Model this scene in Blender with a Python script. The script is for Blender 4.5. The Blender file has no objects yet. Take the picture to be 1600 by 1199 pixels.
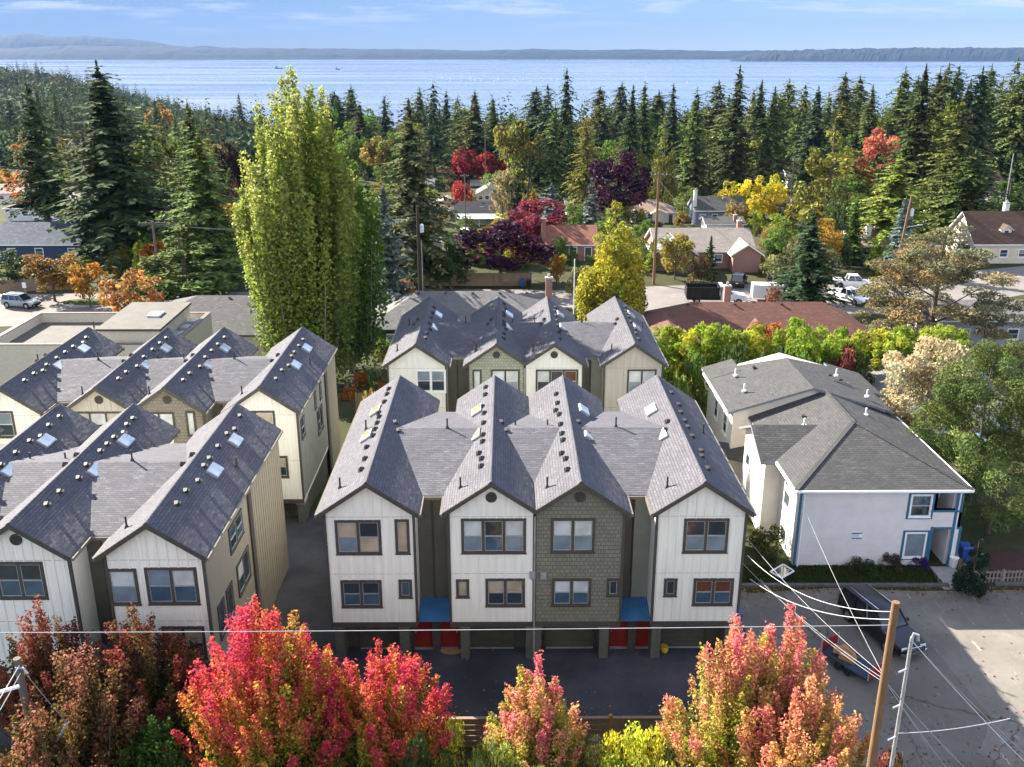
import bpy, math, random
import numpy as np
from mathutils import Vector, Matrix
R = math.radians
sc = bpy.context.scene
COL = sc.collection

# ------------------------------------------------------------------ camera, sky, sun, exposure
CAM_H, PITCH, YAW, FPX = 29.0, 19.3, -0.36, 1500.0
cd = bpy.data.cameras.new('camera'); cam = bpy.data.objects.new('camera', cd); COL.objects.link(cam)
cam.location = (0, 0, CAM_H); cam.rotation_euler = (R(90 - PITCH), 0, R(YAW))
cd.sensor_width = 36.0; cd.lens = FPX / 1600 * 36.0; cd.clip_start = 0.5; cd.clip_end = 40000
sc.camera = cam
SUN = Vector((-0.672, 0.565, 0.482)).normalized()
SUN_EL = math.asin(SUN.z); SUN_ROT = math.atan2(-SUN.x, SUN.y)
world = bpy.data.worlds.new('World'); sc.world = world; world.use_nodes = True
wt = world.node_tree; wn = wt.nodes; wn.clear()
wo = wn.new('ShaderNodeOutputWorld'); bg = wn.new('ShaderNodeBackground'); sky = wn.new('ShaderNodeTexSky')
sky.sky_type = 'NISHITA'; sky.sun_disc = False; sky.sun_elevation = SUN_EL; sky.sun_rotation = SUN_ROT
sky.altitude = 100; sky.air_density = 0.5; sky.dust_density = 0.1; sky.ozone_density = 5.0
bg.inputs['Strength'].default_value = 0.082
# cloud: thin streaks low over the water, unseen bright broken cloud added higher up behind the camera to fill the shaded fronts; clear deep blue band at the horizon
tc = wn.new('ShaderNodeTexCoord'); mp = wn.new('ShaderNodeMapping'); mp.inputs['Scale'].default_value = (5, 5, 50); mp.inputs['Location'].default_value = (2.3, 0, 0)
cn = wn.new('ShaderNodeTexNoise'); cn.inputs['Scale'].default_value = 1.7; cn.inputs['Detail'].default_value = 9; cn.inputs['Roughness'].default_value = .62
cr = wn.new('ShaderNodeMapRange'); cr.inputs[1].default_value = .50; cr.inputs[2].default_value = .70
sx = wn.new('ShaderNodeSeparateXYZ'); hr = wn.new('ShaderNodeMapRange'); hr.inputs[1].default_value = .010; hr.inputs[2].default_value = .034
mu = wn.new('ShaderNodeMath'); mu.operation = 'MULTIPLY'; mx = wn.new('ShaderNodeMix'); mx.data_type = 'RGBA'
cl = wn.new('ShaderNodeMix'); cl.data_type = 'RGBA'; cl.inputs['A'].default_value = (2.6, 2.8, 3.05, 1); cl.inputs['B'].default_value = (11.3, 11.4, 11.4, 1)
el = wn.new('ShaderNodeMapRange'); el.inputs[1].default_value = .05; el.inputs[2].default_value = .30
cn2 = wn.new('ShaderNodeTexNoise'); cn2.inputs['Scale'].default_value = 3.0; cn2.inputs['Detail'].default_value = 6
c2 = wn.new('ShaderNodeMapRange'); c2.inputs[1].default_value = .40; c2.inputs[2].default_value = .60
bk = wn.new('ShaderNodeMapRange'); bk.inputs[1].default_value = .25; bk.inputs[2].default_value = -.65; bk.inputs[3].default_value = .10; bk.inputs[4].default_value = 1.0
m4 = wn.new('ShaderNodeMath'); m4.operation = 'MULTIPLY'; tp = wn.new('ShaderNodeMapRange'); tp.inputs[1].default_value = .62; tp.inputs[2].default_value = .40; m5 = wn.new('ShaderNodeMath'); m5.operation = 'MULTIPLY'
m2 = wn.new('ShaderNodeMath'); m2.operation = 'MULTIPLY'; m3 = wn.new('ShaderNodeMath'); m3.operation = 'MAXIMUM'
hz = wn.new('ShaderNodeMix'); hz.data_type = 'RGBA'; hz.inputs['A'].default_value = (.30, .285, .30, 1); hz.inputs['B'].default_value = (1, 1, 1, 1)
hm = wn.new('ShaderNodeMix'); hm.data_type = 'RGBA'; hm.blend_type = 'MULTIPLY'; hm.inputs['Factor'].default_value = 1
for a, b in ((tc.outputs['Generated'], mp.inputs['Vector']), (mp.outputs[0], cn.inputs['Vector']), (cn.outputs[0], cr.inputs[0]),
             (tc.outputs['Generated'], sx.inputs[0]), (sx.outputs[2], hr.inputs[0]), (cr.outputs[0], mu.inputs[0]), (hr.outputs[0], mu.inputs[1]),
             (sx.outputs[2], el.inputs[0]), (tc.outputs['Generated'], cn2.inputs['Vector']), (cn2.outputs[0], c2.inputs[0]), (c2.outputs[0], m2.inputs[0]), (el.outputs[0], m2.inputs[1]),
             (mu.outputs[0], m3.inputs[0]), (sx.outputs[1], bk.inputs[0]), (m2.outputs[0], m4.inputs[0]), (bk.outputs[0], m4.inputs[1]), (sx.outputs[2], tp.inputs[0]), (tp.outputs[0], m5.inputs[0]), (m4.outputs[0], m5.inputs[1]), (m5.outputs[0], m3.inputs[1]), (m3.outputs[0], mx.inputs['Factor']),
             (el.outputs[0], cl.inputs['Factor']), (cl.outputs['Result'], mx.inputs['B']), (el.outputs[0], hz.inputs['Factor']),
             (sky.outputs[0], hm.inputs['A']), (hz.outputs['Result'], hm.inputs['B']), (hm.outputs['Result'], mx.inputs['A']),
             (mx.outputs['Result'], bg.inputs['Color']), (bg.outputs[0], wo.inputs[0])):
    wt.links.new(a, b)
sl = bpy.data.lights.new('sun', 'SUN'); sl.energy = 5.0; sl.angle = R(0.5); sl.color = (1.0, 0.93, 0.82)
so = bpy.data.objects.new('sun', sl); COL.objects.link(so); so.rotation_euler = SUN.to_track_quat('Z', 'Y').to_euler(); so.location = (-60, 40, 90)
vs = sc.view_settings; vs.view_transform = 'Standard'; vs.look = 'None'; vs.gamma = 1.0; vs.exposure = 2.3
sc.render.engine = 'CYCLES'; cy = sc.cycles; cy.use_denoising = True; cy.max_bounces = 6; cy.diffuse_bounces = 3; cy.glossy_bounces = 3
cy.transmission_bounces = 4; cy.transparent_max_bounces = 8; cy.volume_bounces = 1; cy.use_adaptive_sampling = True; cy.adaptive_threshold = 0.02

# ------------------------------------------------------------------ pixel -> place (photo is 1600 x 1199)
CM = cam.rotation_euler.to_matrix()
def ray(px, py):
    return (CM @ Vector(((px - 800) / FPX, -(py - 599.5) / FPX, -1.0)))
def at(px, py, z):
    d = ray(px, py); t = (z - CAM_H) / d.z
    return Vector((d.x * t, d.y * t, z))
def atY(px, py, Y):
    d = ray(px, py); t = Y / d.y
    return Vector((d.x * t, Y, CAM_H + d.z * t))
CMI = CM.inverted()
def proj(p):
    c = CMI @ (Vector(p) - Vector((0, 0, CAM_H)))
    return 800 + FPX * c.x / -c.z, 599.5 - FPX * c.y / -c.z
PY = [-400, 58, 66, 80, 100, 145, 200, 350, 500, 700, 1200, 1700, 2400]
PZ = [0, 0, -1, -1, -2, -2, -8, -17, -25, -42, -92, -112, -125]
LY = [-400, 58, 66, 80, 100, 145, 200, 400, 700, 1000, 1500, 2000, 2400]
LZ = [0, 0, -1, -1, -2, -2, -6, -20, -38, -34, -14, -60, -125]
def sstep(t): t = min(1, max(0, t)); return t * t * (3 - 2 * t)
def T(x, y):
    z = float(np.interp(y, PY, PZ))
    if y > 145:
        l = sstep((-x / y - .20) / .30)
        z = z * (1 - l) + float(np.interp(y, LY, LZ)) * l
        r = sstep((x / y - .15) / .3)
        z += r * 6 * sstep((y - 145) / 150) * (1 if y < 900 else max(0, 1 - (y - 900) / 600))
    return z
def ground(px, py):
    z = 0
    for _ in range(30):
        p = at(px, py, z); z = .5 * z + .5 * T(p.x, p.y)
    return Vector((p.x, p.y, T(p.x, p.y)))

# ------------------------------------------------------------------ objects, tags
def tag(o, label=None, cat=None, group=None, kind=None):
    if label: o['label'] = label
    if cat: o['category'] = cat
    if group: o['group'] = group
    if kind: o['kind'] = kind
    return o
def thing(name, label, cat, loc=(0, 0, 0), rz=0.0, group=None):
    o = bpy.data.objects.new(name, None); COL.objects.link(o); o.empty_display_size = .3
    o.location = loc; o.rotation_euler = (0, 0, rz)
    return tag(o, label, cat, group)
def place(name, me, parent=None, loc=(0, 0, 0), rot=(0, 0, 0), scale=(1, 1, 1)):
    o = bpy.data.objects.new(name, me); COL.objects.link(o); o.parent = parent
    o.location = loc; o.rotation_euler = rot; o.scale = scale
    return o
class MB:
    def __init__(s): s.v = []; s.f = []; s.m = []
    def poly(s, pts, mi=0):
        b = len(s.v); s.v += [tuple(p) for p in pts]; s.f.append(tuple(range(b, b + len(pts)))); s.m.append(mi); return s
    def hexa(s, b, t, mi=0):                                     # four bottom, four top corners, counter-clockwise from above
        n = len(s.v); s.v += [tuple(p) for p in list(b) + list(t)]
        for q in ((3, 2, 1, 0), (4, 5, 6, 7), (0, 1, 5, 4), (1, 2, 6, 5), (2, 3, 7, 6), (3, 0, 4, 7)):
            s.f.append(tuple(n + k for k in q)); s.m.append(mi)
        return s
    def box(s, x0, x1, y0, y1, z0, z1, mi=0):
        return s.hexa([(x0, y0, z0), (x1, y0, z0), (x1, y1, z0), (x0, y1, z0)], [(x0, y0, z1), (x1, y0, z1), (x1, y1, z1), (x0, y1, z1)], mi)
    def slab(s, pts, t, mi=0, mi2=None):                         # thick sheet: top polygon, t straight down
        n = len(pts); b = len(s.v); mi2 = mi if mi2 is None else mi2
        s.v += [tuple(p) for p in pts] + [(p[0], p[1], p[2] - t) for p in pts]
        s.f.append(tuple(range(b, b + n))); s.m.append(mi)
        s.f.append(tuple(range(b + 2 * n - 1, b + n - 1, -1))); s.m.append(mi2)
        for i in range(n):
            j = (i + 1) % n; s.f.append((b + i, b + n + i, b + n + j, b + j)); s.m.append(mi2)
        return s
    def prism(s, pts, axis, d, mi=0):                            # polygon swept along a vector
        d = Vector(d); n = len(pts); b = len(s.v)
        s.v += [tuple(p) for p in pts] + [tuple(Vector(p) + d) for p in pts]
        s.f.append(tuple(range(b, b + n))); s.m.append(mi)
        s.f.append(tuple(range(b + 2 * n - 1, b + n - 1, -1))); s.m.append(mi)
        for i in range(n):
            j = (i + 1) % n; s.f.append((b + i, b + n + i, b + n + j, b + j)); s.m.append(mi)
        return s
    def tube(s, pts, rad, n=8, mi=0, caps=True):
        pts = [Vector(p) for p in pts]; rings = []
        rad = rad if isinstance(rad, (list, tuple)) else [rad] * len(pts)
        for i, p in enumerate(pts):
            d = (pts[min(i + 1, len(pts) - 1)] - pts[max(i - 1, 0)]).normalized()
            a = d.orthogonal().normalized() if i == 0 else (a - d * a.dot(d)).normalized()
            c = d.cross(a); b = len(s.v)
            for k in range(n):
                w = 2 * math.pi * k / n; s.v.append(tuple(p + (a * math.cos(w) + c * math.sin(w)) * rad[i]))
            rings.append(b)
        for i in range(len(rings) - 1):
            for k in range(n):
                k2 = (k + 1) % n
                s.f.append((rings[i] + k, rings[i] + k2, rings[i + 1] + k2, rings[i + 1] + k)); s.m.append(mi)
        if caps:
            s.f.append(tuple(rings[0] + k for k in range(n - 1, -1, -1))); s.m.append(mi)
            s.f.append(tuple(rings[-1] + k for k in range(n))); s.m.append(mi)
        return s
    def bar(s, p, q, w, h, mi=0):                                # straight bar of rectangular section
        p, q = Vector(p), Vector(q); d = (q - p).normalized(); up = Vector((0, 0, 1)) if abs(d.z) < .95 else Vector((0, 1, 0))
        a = d.cross(up).normalized() * w / 2; c = a.cross(d).normalized() * h / 2
        return s.hexa([p - a - c, p + a - c, q + a - c, q - a - c], [p - a + c, p + a + c, q + a + c, q - a + c], mi)
    def mesh(s, name, mats, smooth=False):
        me = bpy.data.meshes.new(name); me.from_pydata(s.v, [], s.f)
        for m in (mats if isinstance(mats, (list, tuple)) else [mats]): me.materials.append(m)
        me.polygons.foreach_set('material_index', s.m)
        uv = me.uv_layers.new(name='UVMap').data
        for p in me.polygons:
            n = p.normal
            if abs(n.z) > .97: u, v = Vector((1, 0, 0)), Vector((0, 1, 0))
            else:
                u = Vector((0, 0, 1)).cross(n).normalized(); v = n.cross(u)
            for li in p.loop_indices:
                c = me.vertices[me.loops[li].vertex_index].co; uv[li].uv = (c.dot(u), c.dot(v))
        if smooth:
            me.polygons.foreach_set('use_smooth', [True] * len(me.polygons))
            try: me.set_sharp_from_angle(angle=R(40))
            except Exception: pass
        me.update(); return me
    def build(s, name, mats, parent=None, loc=(0, 0, 0), rot=(0, 0, 0), smooth=False):
        return place(name, s.mesh(name, mats, smooth), parent, loc, rot)

# ------------------------------------------------------------------ materials
class NT:
    def __init__(s, name):
        s.m = bpy.data.materials.new(name); s.m.use_nodes = True; s.t = s.m.node_tree; s.n = s.t.nodes; s.n.clear()
        s.out = s.n.new('ShaderNodeOutputMaterial')
    def new(s, t, ins=None, **props):
        nd = s.n.new('ShaderNode' + t)
        for k, v in props.items(): setattr(nd, k, v)
        for k, v in (ins or {}).items(): s.set(nd.inputs[k], v)
        return nd
    def set(s, sock, v):
        if isinstance(v, bpy.types.NodeSocket): s.t.links.new(v, sock)
        elif isinstance(v, bpy.types.Node): s.t.links.new(v.outputs[0], sock)
        else: sock.default_value = v
    def mix(s, f, a, b, mode='MIX'):
        nd = s.new('Mix', data_type='RGBA', blend_type=mode)
        s.set(nd.inputs['Factor'], f); s.set(nd.inputs['A'], a); s.set(nd.inputs['B'], b); return nd.outputs['Result']
    def math(s, op, a, b=0.0, c=None):
        nd = s.new('Math', operation=op); s.set(nd.inputs[0], a); s.set(nd.inputs[1], b)
        if c is not None: s.set(nd.inputs[2], c)
        return nd.outputs[0]
    def ramp(s, f, lo, hi, a=0.0, b=1.0):
        return s.new('MapRange', {0: f, 1: lo, 2: hi, 3: a, 4: b}).outputs[0]
    def noise(s, vec, scale, detail=4, rough=.55):
        return s.new('TexNoise', {'Vector': vec, 'Scale': scale, 'Detail': detail, 'Roughness': rough}).outputs[0]
    def bump(s, h, strength=.4, dist=.02):
        return s.new('Bump', {'Height': h, 'Strength': strength, 'Distance': dist}).outputs[0]
    def fin(s, col, rough=.7, bump=None, spec=.3, **kw):
        b = s.new('BsdfPrincipled', {'Base Color': col, 'Roughness': rough, 'Specular IOR Level': spec})
        for k, v in kw.items(): s.set(b.inputs[k.replace('_', ' ')], v)
        if bump is not None: s.set(b.inputs['Normal'], bump)
        s.t.links.new(b.outputs[0], s.out.inputs[0]); return s.m
def c4(c, k=1.0): return (c[0] * k, c[1] * k, c[2] * k, 1)
_MC = {}
def cached(f):
    def g(*a, **k):
        key = (f.__name__, a, tuple(sorted(k.items())))
        if key not in _MC: _MC[key] = f(*a, **k)
        return _MC[key]
    return g
@cached
def plain(name, col, rough=.6, var=.15, scale=3.0, metal=0.0, spec=.3, bump=.15):
    n = NT(name); tcn = n.new('TexCoord').outputs['Object']
    nz = n.noise(tcn, scale, 5); f = n.ramp(nz, .3, .7)
    c = n.mix(f, c4(col, 1 - var), c4(col, 1 + var))
    fine = n.noise(tcn, scale * 14, 3)
    return n.fin(c, n.ramp(fine, .2, .8, max(0, rough - .08), min(1, rough + .08)), n.bump(fine, bump, .01), spec, Metallic=metal)
@cached
def shingles(name, col, col2, row=.15, width=.32, moss=0.0):
    n = NT(name); uv = n.new('UVMap').outputs[0]; ob = n.new('TexCoord').outputs['Object']
    br = n.new('TexBrick', {'Vector': uv, 'Color1': c4(col), 'Color2': c4(col2), 'Mortar': c4(col, .35), 'Scale': 1.0, 'Mortar Size': .011,  # dark joints also paint in the shadow line below each shingle course
                            'Mortar Smooth': .3, 'Bias': 0.0, 'Brick Width': width, 'Row Height': row}, offset=.37, squash=1)
    big = n.noise(ob, .5, 6, .6); c = n.mix(n.ramp(big, .3, .7, 0, .55), br.outputs[0], c4(col, .68))
    fine = n.noise(uv, 40, 3); c = n.mix(n.ramp(fine, .3, .7, .0, .3), c, c4(col2, 1.25))
    if moss: c = n.mix(n.ramp(n.noise(ob, 2.2, 8, .7), .62, .75, 0, moss), c, (.16, .11, .035, 1))
    sep = n.new('SeparateXYZ', {0: uv}); saw = n.math('FRACT', n.math('DIVIDE', sep.outputs[1], row))
    step = n.math('SUBTRACT', 1.0, saw)
    sc_ = n.new('SeparateColor', {0: br.outputs[0]}).outputs[0]; rnd = n.math('FRACT', n.math('MULTIPLY', sc_, 913.7))
    patch = n.ramp(n.noise(ob, .9, 3), .3, .7, .25, 1.0)
    lift = n.math('MULTIPLY', n.ramp(rnd, .50, 1.0, .0, 2.2), patch)                # some tabs have curled up more than others
    h = n.math('ADD', n.math('MULTIPLY', step, lift), n.math('MULTIPLY', br.outputs['Fac'], -.7))
    h = n.math('ADD', h, n.math('MULTIPLY', n.noise(uv, 7, 4), .35))
    return n.fin(c, .85, n.bump(h, .9, .024), .2)
@cached
def lap(name, col, pitch=.16, var=.1, worn=0.0):
    n = NT(name); uv = n.new('UVMap').outputs[0]; ob = n.new('TexCoord').outputs['Object']
    v = n.new('SeparateXYZ', {0: uv}).outputs[1]
    fr = n.math('FRACT', n.math('DIVIDE', v, pitch)); line = n.ramp(fr, .0, .09, 1, 0)
    c = n.mix(n.ramp(n.noise(ob, 1.2, 6), .3, .7), c4(col, 1 - var), c4(col, 1 + var))
    mv = n.new('Mapping', {'Vector': uv, 'Scale': (1, 9, 1)}).outputs[0]
    if worn: c = n.mix(n.ramp(n.noise(mv, 1.1, 6, .7), .64, .76, 0, worn), c, (.25, .2, .17, 1))
    c = n.mix(n.math('MULTIPLY', line, .45), c, c4(col, .4))
    return n.fin(c, .6, n.bump(fr, .55, .02), .3)
@cached
def shakes(name, col):
    n = NT(name); uv = n.new('UVMap').outputs[0]; ob = n.new('TexCoord').outputs['Object']
    br = n.new('TexBrick', {'Vector': uv, 'Color1': c4(col, .9), 'Color2': c4(col, 1.12), 'Mortar': c4(col, .38), 'Scale': 1.0, 'Mortar Size': .011,
                            'Mortar Smooth': .2, 'Bias': 0.0, 'Brick Width': .23, 'Row Height': .21}, offset=.43)
    c = n.mix(n.ramp(n.noise(ob, 1.5, 5), .3, .7, 0, .35), br.outputs[0], c4(col, .8))
    v = n.new('SeparateXYZ', {0: uv}).outputs[1]; fr = n.math('FRACT', n.math('DIVIDE', v, .21))
    h = n.math('ADD', n.math('SUBTRACT', 1.0, fr), n.math('MULTIPLY', br.outputs['Fac'], -.8))
    return n.fin(c, .75, n.bump(h, .6, .018), .25)
@cached
def brickwall(name, col):
    n = NT(name); uv = n.new('UVMap').outputs[0]
    br = n.new('TexBrick', {'Vector': uv, 'Color1': c4(col, .8), 'Color2': c4(col, 1.2), 'Mortar': (.3, .28, .25, 1), 'Scale': 1.0, 'Mortar Size': .01, 'Brick Width': .22, 'Row Height': .075})
    return n.fin(br.outputs[0], .8, n.bump(br.outputs['Fac'], -.4, .01), .2)
@cached
def asphalt(name, col, crack=.0, stain=.35, patch=0.0, worn=0.0):
    n = NT(name); ob = n.new('TexCoord').outputs['Object']
    c = n.mix(n.ramp(n.noise(ob, .22, 7, .6), .35, .68), c4(col, 1 - stain), c4(col, 1 + stain * .8))
    c = n.mix(n.ramp(n.noise(ob, 1.7, 6, .65), .55, .72, 0, .5), c, c4(col, .5))
    fine = n.noise(ob, 60, 2); c = n.mix(n.ramp(fine, .35, .75, 0, .35), c, c4(col, 1.9))
    if worn:
        st = n.new('Mapping', {'Vector': ob, 'Scale': (2.2, .35, 1), 'Rotation': (0, 0, .55)}).outputs[0]
        c = n.mix(n.ramp(n.noise(st, 1.5, 8, .75), .60, .66, 0, worn), c, c4(col, 2.6))
    if patch:
        vo = n.new('TexVoronoi', {'Vector': ob, 'Scale': .16}).outputs['Color']
        vv = n.new('SeparateColor', {0: vo}).outputs[0]; c = n.mix(n.ramp(vv, .4, .6, 0, patch), c, c4(col, .62))
    h = fine
    if crack:
        wv = n.new('VectorMath', {0: ob, 1: n.new('TexNoise', {'Vector': ob, 'Scale': .9, 'Detail': 5}).outputs['Color']}, operation='ADD').outputs[0]
        ed = n.new('TexVoronoi', {'Vector': wv, 'Scale': .11}, feature='DISTANCE_TO_EDGE').outputs[0]
        cf = n.math('MULTIPLY', n.ramp(ed, .0, .006, crack * 1.6, 0), n.ramp(n.noise(ob, .13, 3), .42, .58)); c = n.mix(cf, c, c4(col, .25))
    return n.fin(c, .88, n.bump(h, .3, .01), .2)
@cached
def soil(name, cols, scale=.25):
    n = NT(name); ob = n.new('TexCoord').outputs['Object']
    c = n.mix(n.ramp(n.noise(ob, scale, 7, .62), .38, .62), c4(cols[0]), c4(cols[1]))
    c = n.mix(n.ramp(n.noise(ob, scale * 5, 6, .65), .45, .68, 0, .8), c, c4(cols[2]))
    f = n.noise(ob, 14, 4); c = n.mix(n.ramp(f, .3, .7, 0, .5), c, c4(cols[0], .5))
    return n.fin(c, .95, n.bump(f, .7, .06), .1)
@cached
def wood(name, col, along=(.4, 6, 6)):
    n = NT(name); ob = n.new('TexCoord').outputs['Object']; mv = n.new('Mapping', {'Vector': ob, 'Scale': along}).outputs[0]
    g = n.noise(mv, 5, 8, .65); c = n.mix(n.ramp(g, .3, .7), c4(col, .55), c4(col, 1.25))
    c = n.mix(n.ramp(n.noise(ob, .8, 4), .4, .7, 0, .5), c, c4(col, .7))
    return n.fin(c, .8, n.bump(g, .5, .01), .2)
@cached
def leafmat(name, trans=.35, rough=.55):
    n = NT(name); at_ = n.new('Attribute', attribute_name='tint'); oi = n.new('ObjectInfo')
    rnd = n.new('NewGeometry').outputs['Random Per Island']
    c = n.mix(1.0, at_.outputs['Color'], oi.outputs['Color'], 'MULTIPLY')
    hs = n.new('HueSaturation', {'Color': c, 'Hue': n.ramp(rnd, 0, 1, .475, .525), 'Value': n.ramp(rnd, 0, 1, .7, 1.3)}).outputs[0]
    b = n.new('BsdfPrincipled', {'Base Color': hs, 'Roughness': rough, 'Specular IOR Level': .06})
    tr = n.new('BsdfTranslucent', {'Color': hs}); ms = n.new('MixShader', {0: trans, 1: b.outputs[0], 2: tr.outputs[0]})
    n.t.links.new(ms.outputs[0], n.out.inputs[0]); return n.m
@cached
def glassy(name, col, rough=.06, spec=.6):
    n = NT(name); ob = n.new('TexCoord').outputs['Object']
    c = n.mix(n.ramp(n.noise(ob, .9, 2, .5), .35, .65), c4(col, .8), c4(col, 1.2))
    return n.fin(c, rough, None, spec, Coat_Weight=.5, Coat_Roughness=.03)
@cached
def paint(name, col, rough=.3, metal=0.0):
    n = NT(name); ob = n.new('TexCoord').outputs['Object']
    c = n.mix(n.ramp(n.noise(ob, 1.5, 4), .4, .65, 0, .25), c4(col), c4(col, .75))
    return n.fin(c, rough, None, .4, Metallic=metal, Coat_Weight=.3 if sum(col) > .2 else .08, Coat_Roughness=.08)

@cached
def boards(name, col):
    """painted panel siding with faint rain streaks and grime"""
    n = NT(name); ob = n.new('TexCoord').outputs['Object']
    st = n.noise(n.new('Mapping', {'Vector': ob, 'Scale': (3.5, 3.5, .22)}).outputs[0], 1.6, 6, .65)
    c = n.mix(n.ramp(st, .35, .72), c4(col, 1.04), c4(col, .84)); c = n.mix(n.ramp(n.noise(ob, .7, 5), .4, .7, 0, .4), c, c4(col, .90))
    c = n.mix(n.ramp(n.noise(ob, 5, 6, .7), .66, .8, 0, .35), c, (.30, .28, .22, 1))
    return n.fin(c, .62, n.bump(n.noise(ob, 30, 3), .15, .006), .3)
ROOF = shingles('charcoal_shingles', (.075, .074, .086), (.120, .116, .128), moss=.0)
ROOFM = shingles('mossy_charcoal_shingles', (.075, .074, .085), (.120, .116, .125), moss=.7)
ROOFG = shingles('grey_shingles', (.055, .054, .053), (.082, .080, .078), row=.17, width=.35)
TRIM = plain('umber_trim', (.062, .055, .045), .55)
WHITE = boards('offwhite_board', (.775, .76, .665))
TANW = boards('tan_end_board', (.235, .215, .165))
BEIGE = boards('beige_board', (.47, .44, .36))
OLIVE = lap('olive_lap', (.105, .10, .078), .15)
OLIVES = lap('sage_lap', (.25, .25, .205), .15)
SHAKE = shakes('olive_shakes', (.17, .165, .125)); SHAKET = shakes('taupe_shakes', (.24, .215, .17)); SHAKES = shakes('sage_shakes', (.34, .35, .26))
DOOR = plain('red_door_paint', (.20, .018, .013), .45, .1); GARAGE = plain('olive_garage_paint', (.075, .075, .055), .5, .1)
BLUE = plain('blue_metal', (.06, .19, .38), .35, .1, 2, .3); DARKM = plain('dark_metal', (.045, .043, .042), .6, .2, 4, 0.0, .15)
PALEM = plain('galvanised_metal', (.45, .46, .47), .4, .15, 4, .6); SKYL = glassy('skylight_glass', (.5, .53, .55), .12)
SKYLB = glassy('bronze_skylight_glass', (.27, .245, .16), .15)
GLASS = glassy('window_glass', (.03, .04, .05)); GLASSB = glassy('blue_window_glass', (.05, .085, .12))
BLIND = glassy('blind_behind_glass', (.45, .48, .47), .25); BLINDG = glassy('grey_blind_behind_glass', (.16, .20, .23), .2); BLINDW = glassy('warm_blind_behind_glass', (.34, .29, .21), .2); BLINDR = glassy('red_blind_behind_glass', (.115, .045, .028), .2)
WHITEP = plain('white_paint', (.75, .75, .74), .5, .05); CONC = plain('concrete', (.33, .32, .30), .85, .2, 2.0)
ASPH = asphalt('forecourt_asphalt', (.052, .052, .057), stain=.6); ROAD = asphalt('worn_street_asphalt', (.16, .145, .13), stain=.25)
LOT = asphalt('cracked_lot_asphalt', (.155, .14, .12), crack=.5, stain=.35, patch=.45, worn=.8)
BARK = wood('bark', (.10, .075, .055), (6, 6, .8)); POLE = wood('pole_wood', (.20, .115, .06), (9, 9, .5)); POLEG = wood('grey_pole_wood', (.13, .11, .09), (9, 9, .5))
CEDARF = wood('weathered_fence_wood', (.24, .175, .125), (6, 6, .7)); REDF = wood('red_fence_wood', (.30, .075, .035), (6, 6, .7))
LEAF = leafmat('leaf', .45); NEEDLE = leafmat('needle', .16, .85)
GRASSM = soil('lawn', ((.06, .085, .02), (.085, .10, .03), (.11, .095, .045)), .6)

# ------------------------------------------------------------------ ground, water
def build_ground():
    ys = sorted(set(PY + LY + list(range(-60, 110, 10)) + list(range(110, 400, 15)) + list(range(400, 900, 40)) + list(range(900, 2401, 80))))
    ys = [y for y in ys if y >= -200]
    xs = sorted(set([-2400, -2000, -1600, -1300, -1000, -850, -700, -600, -500, -420, -350, -300] + list(range(-260, 261, 20)) + [300, 350, 420, 500, 600, 700, 850, 1000, 1300, 1600, 2000, 2400]))
    m = MB(); nx = len(xs)
    for y in ys:
        for x in xs: m.v.append((x, y, T(x, y)))
    for j in range(len(ys) - 1):
        for i in range(nx - 1):
            a = j * nx + i; m.f.append((a, a + 1, a + nx + 1, a + nx)); m.m.append(0)
    tag(m.build('ground', soil('garden_ground', ((.035, .048, .014), (.055, .052, .024), (.085, .072, .04)), .12)), kind='structure')
build_ground()
def water_mat():
    n = NT('sea_water'); ob = n.new('TexCoord').outputs['Object']
    st = n.new('Mapping', {'Vector': ob, 'Scale': (.0004, .0035, 1)}).outputs[0]
    band = n.noise(st, 1.0, 6, .6)
    w1 = n.noise(n.new('Mapping', {'Vector': ob, 'Scale': (.02, .05, 1)}).outputs[0], 1.0, 6, .6)
    return n.fin((.10, .13, .155, 1), n.ramp(band, .38, .62, .08, .42), n.bump(w1, .25, 1.0), .5)
m = MB(); m.poly([(-14000, 900, -100), (14000, 900, -100), (14000, 15600, -100), (-14000, 15600, -100)])
tag(m.build('water', water_mat()), kind='structure')

def sheet(name, pts, mat, dz=.006, kind='structure', label=None, cat=None):
    m = MB(); m.poly([(p[0], p[1], T(p[0], p[1]) + dz) for p in pts])
    return tag(m.build(name, mat), label, cat, kind=kind)
# asphalt between and in front of the townhouse rows, the parking lot at the right
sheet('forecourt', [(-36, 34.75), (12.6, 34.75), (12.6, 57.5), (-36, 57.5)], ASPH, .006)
lot_edge = [at(px, py, 0) for px, py in ((1175, 927), (1300, 919), (1430, 924), (1700, 921))]
sheet('parking_lot', [(12.6, 18), (60, 18), (60, lot_edge[3].y)] + [(p.x, p.y) for p in reversed(lot_edge)] + [(12.6, 47.5)], LOT, .010)
sheet('lawn', [(13.2, 48.0), (25.2, 47.9), (25.2, 52.3), (13.2, 52.3)], soil('verge_grass', ((.030, .042, .013), (.045, .055, .02), (.06, .055, .03)), .5), .014)
sheet('side_lawn', [(11.9, 48.6), (15.9, 48.6), (15.9, 66), (11.9, 66)], GRASSM, .018)
kb = MB(); kp = [(13.0, 47.75), (24.9, 47.65)]; kb.slab([(13.0, 47.65, .13), (25.2, 47.6, .13), (25.2, 47.85, .13), (13.0, 47.9, .13)], .2)
kb.slab([(27.9, 47.7, .13), (60, 47.9, .13), (60, 48.15, .13), (27.9, 47.95, .13)], .2)
tag(kb.build('kerb', plain('asphalt_kerb', (.10, .095, .09), .9, .25, 3)), kind='structure')
w = [at(1452, 886, 0), at(1490, 886, 0), at(1520, 922, 0), at(1474, 922, 0)]
sheet('front_path', [(p.x, p.y) for p in w], CONC, .022)
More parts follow.
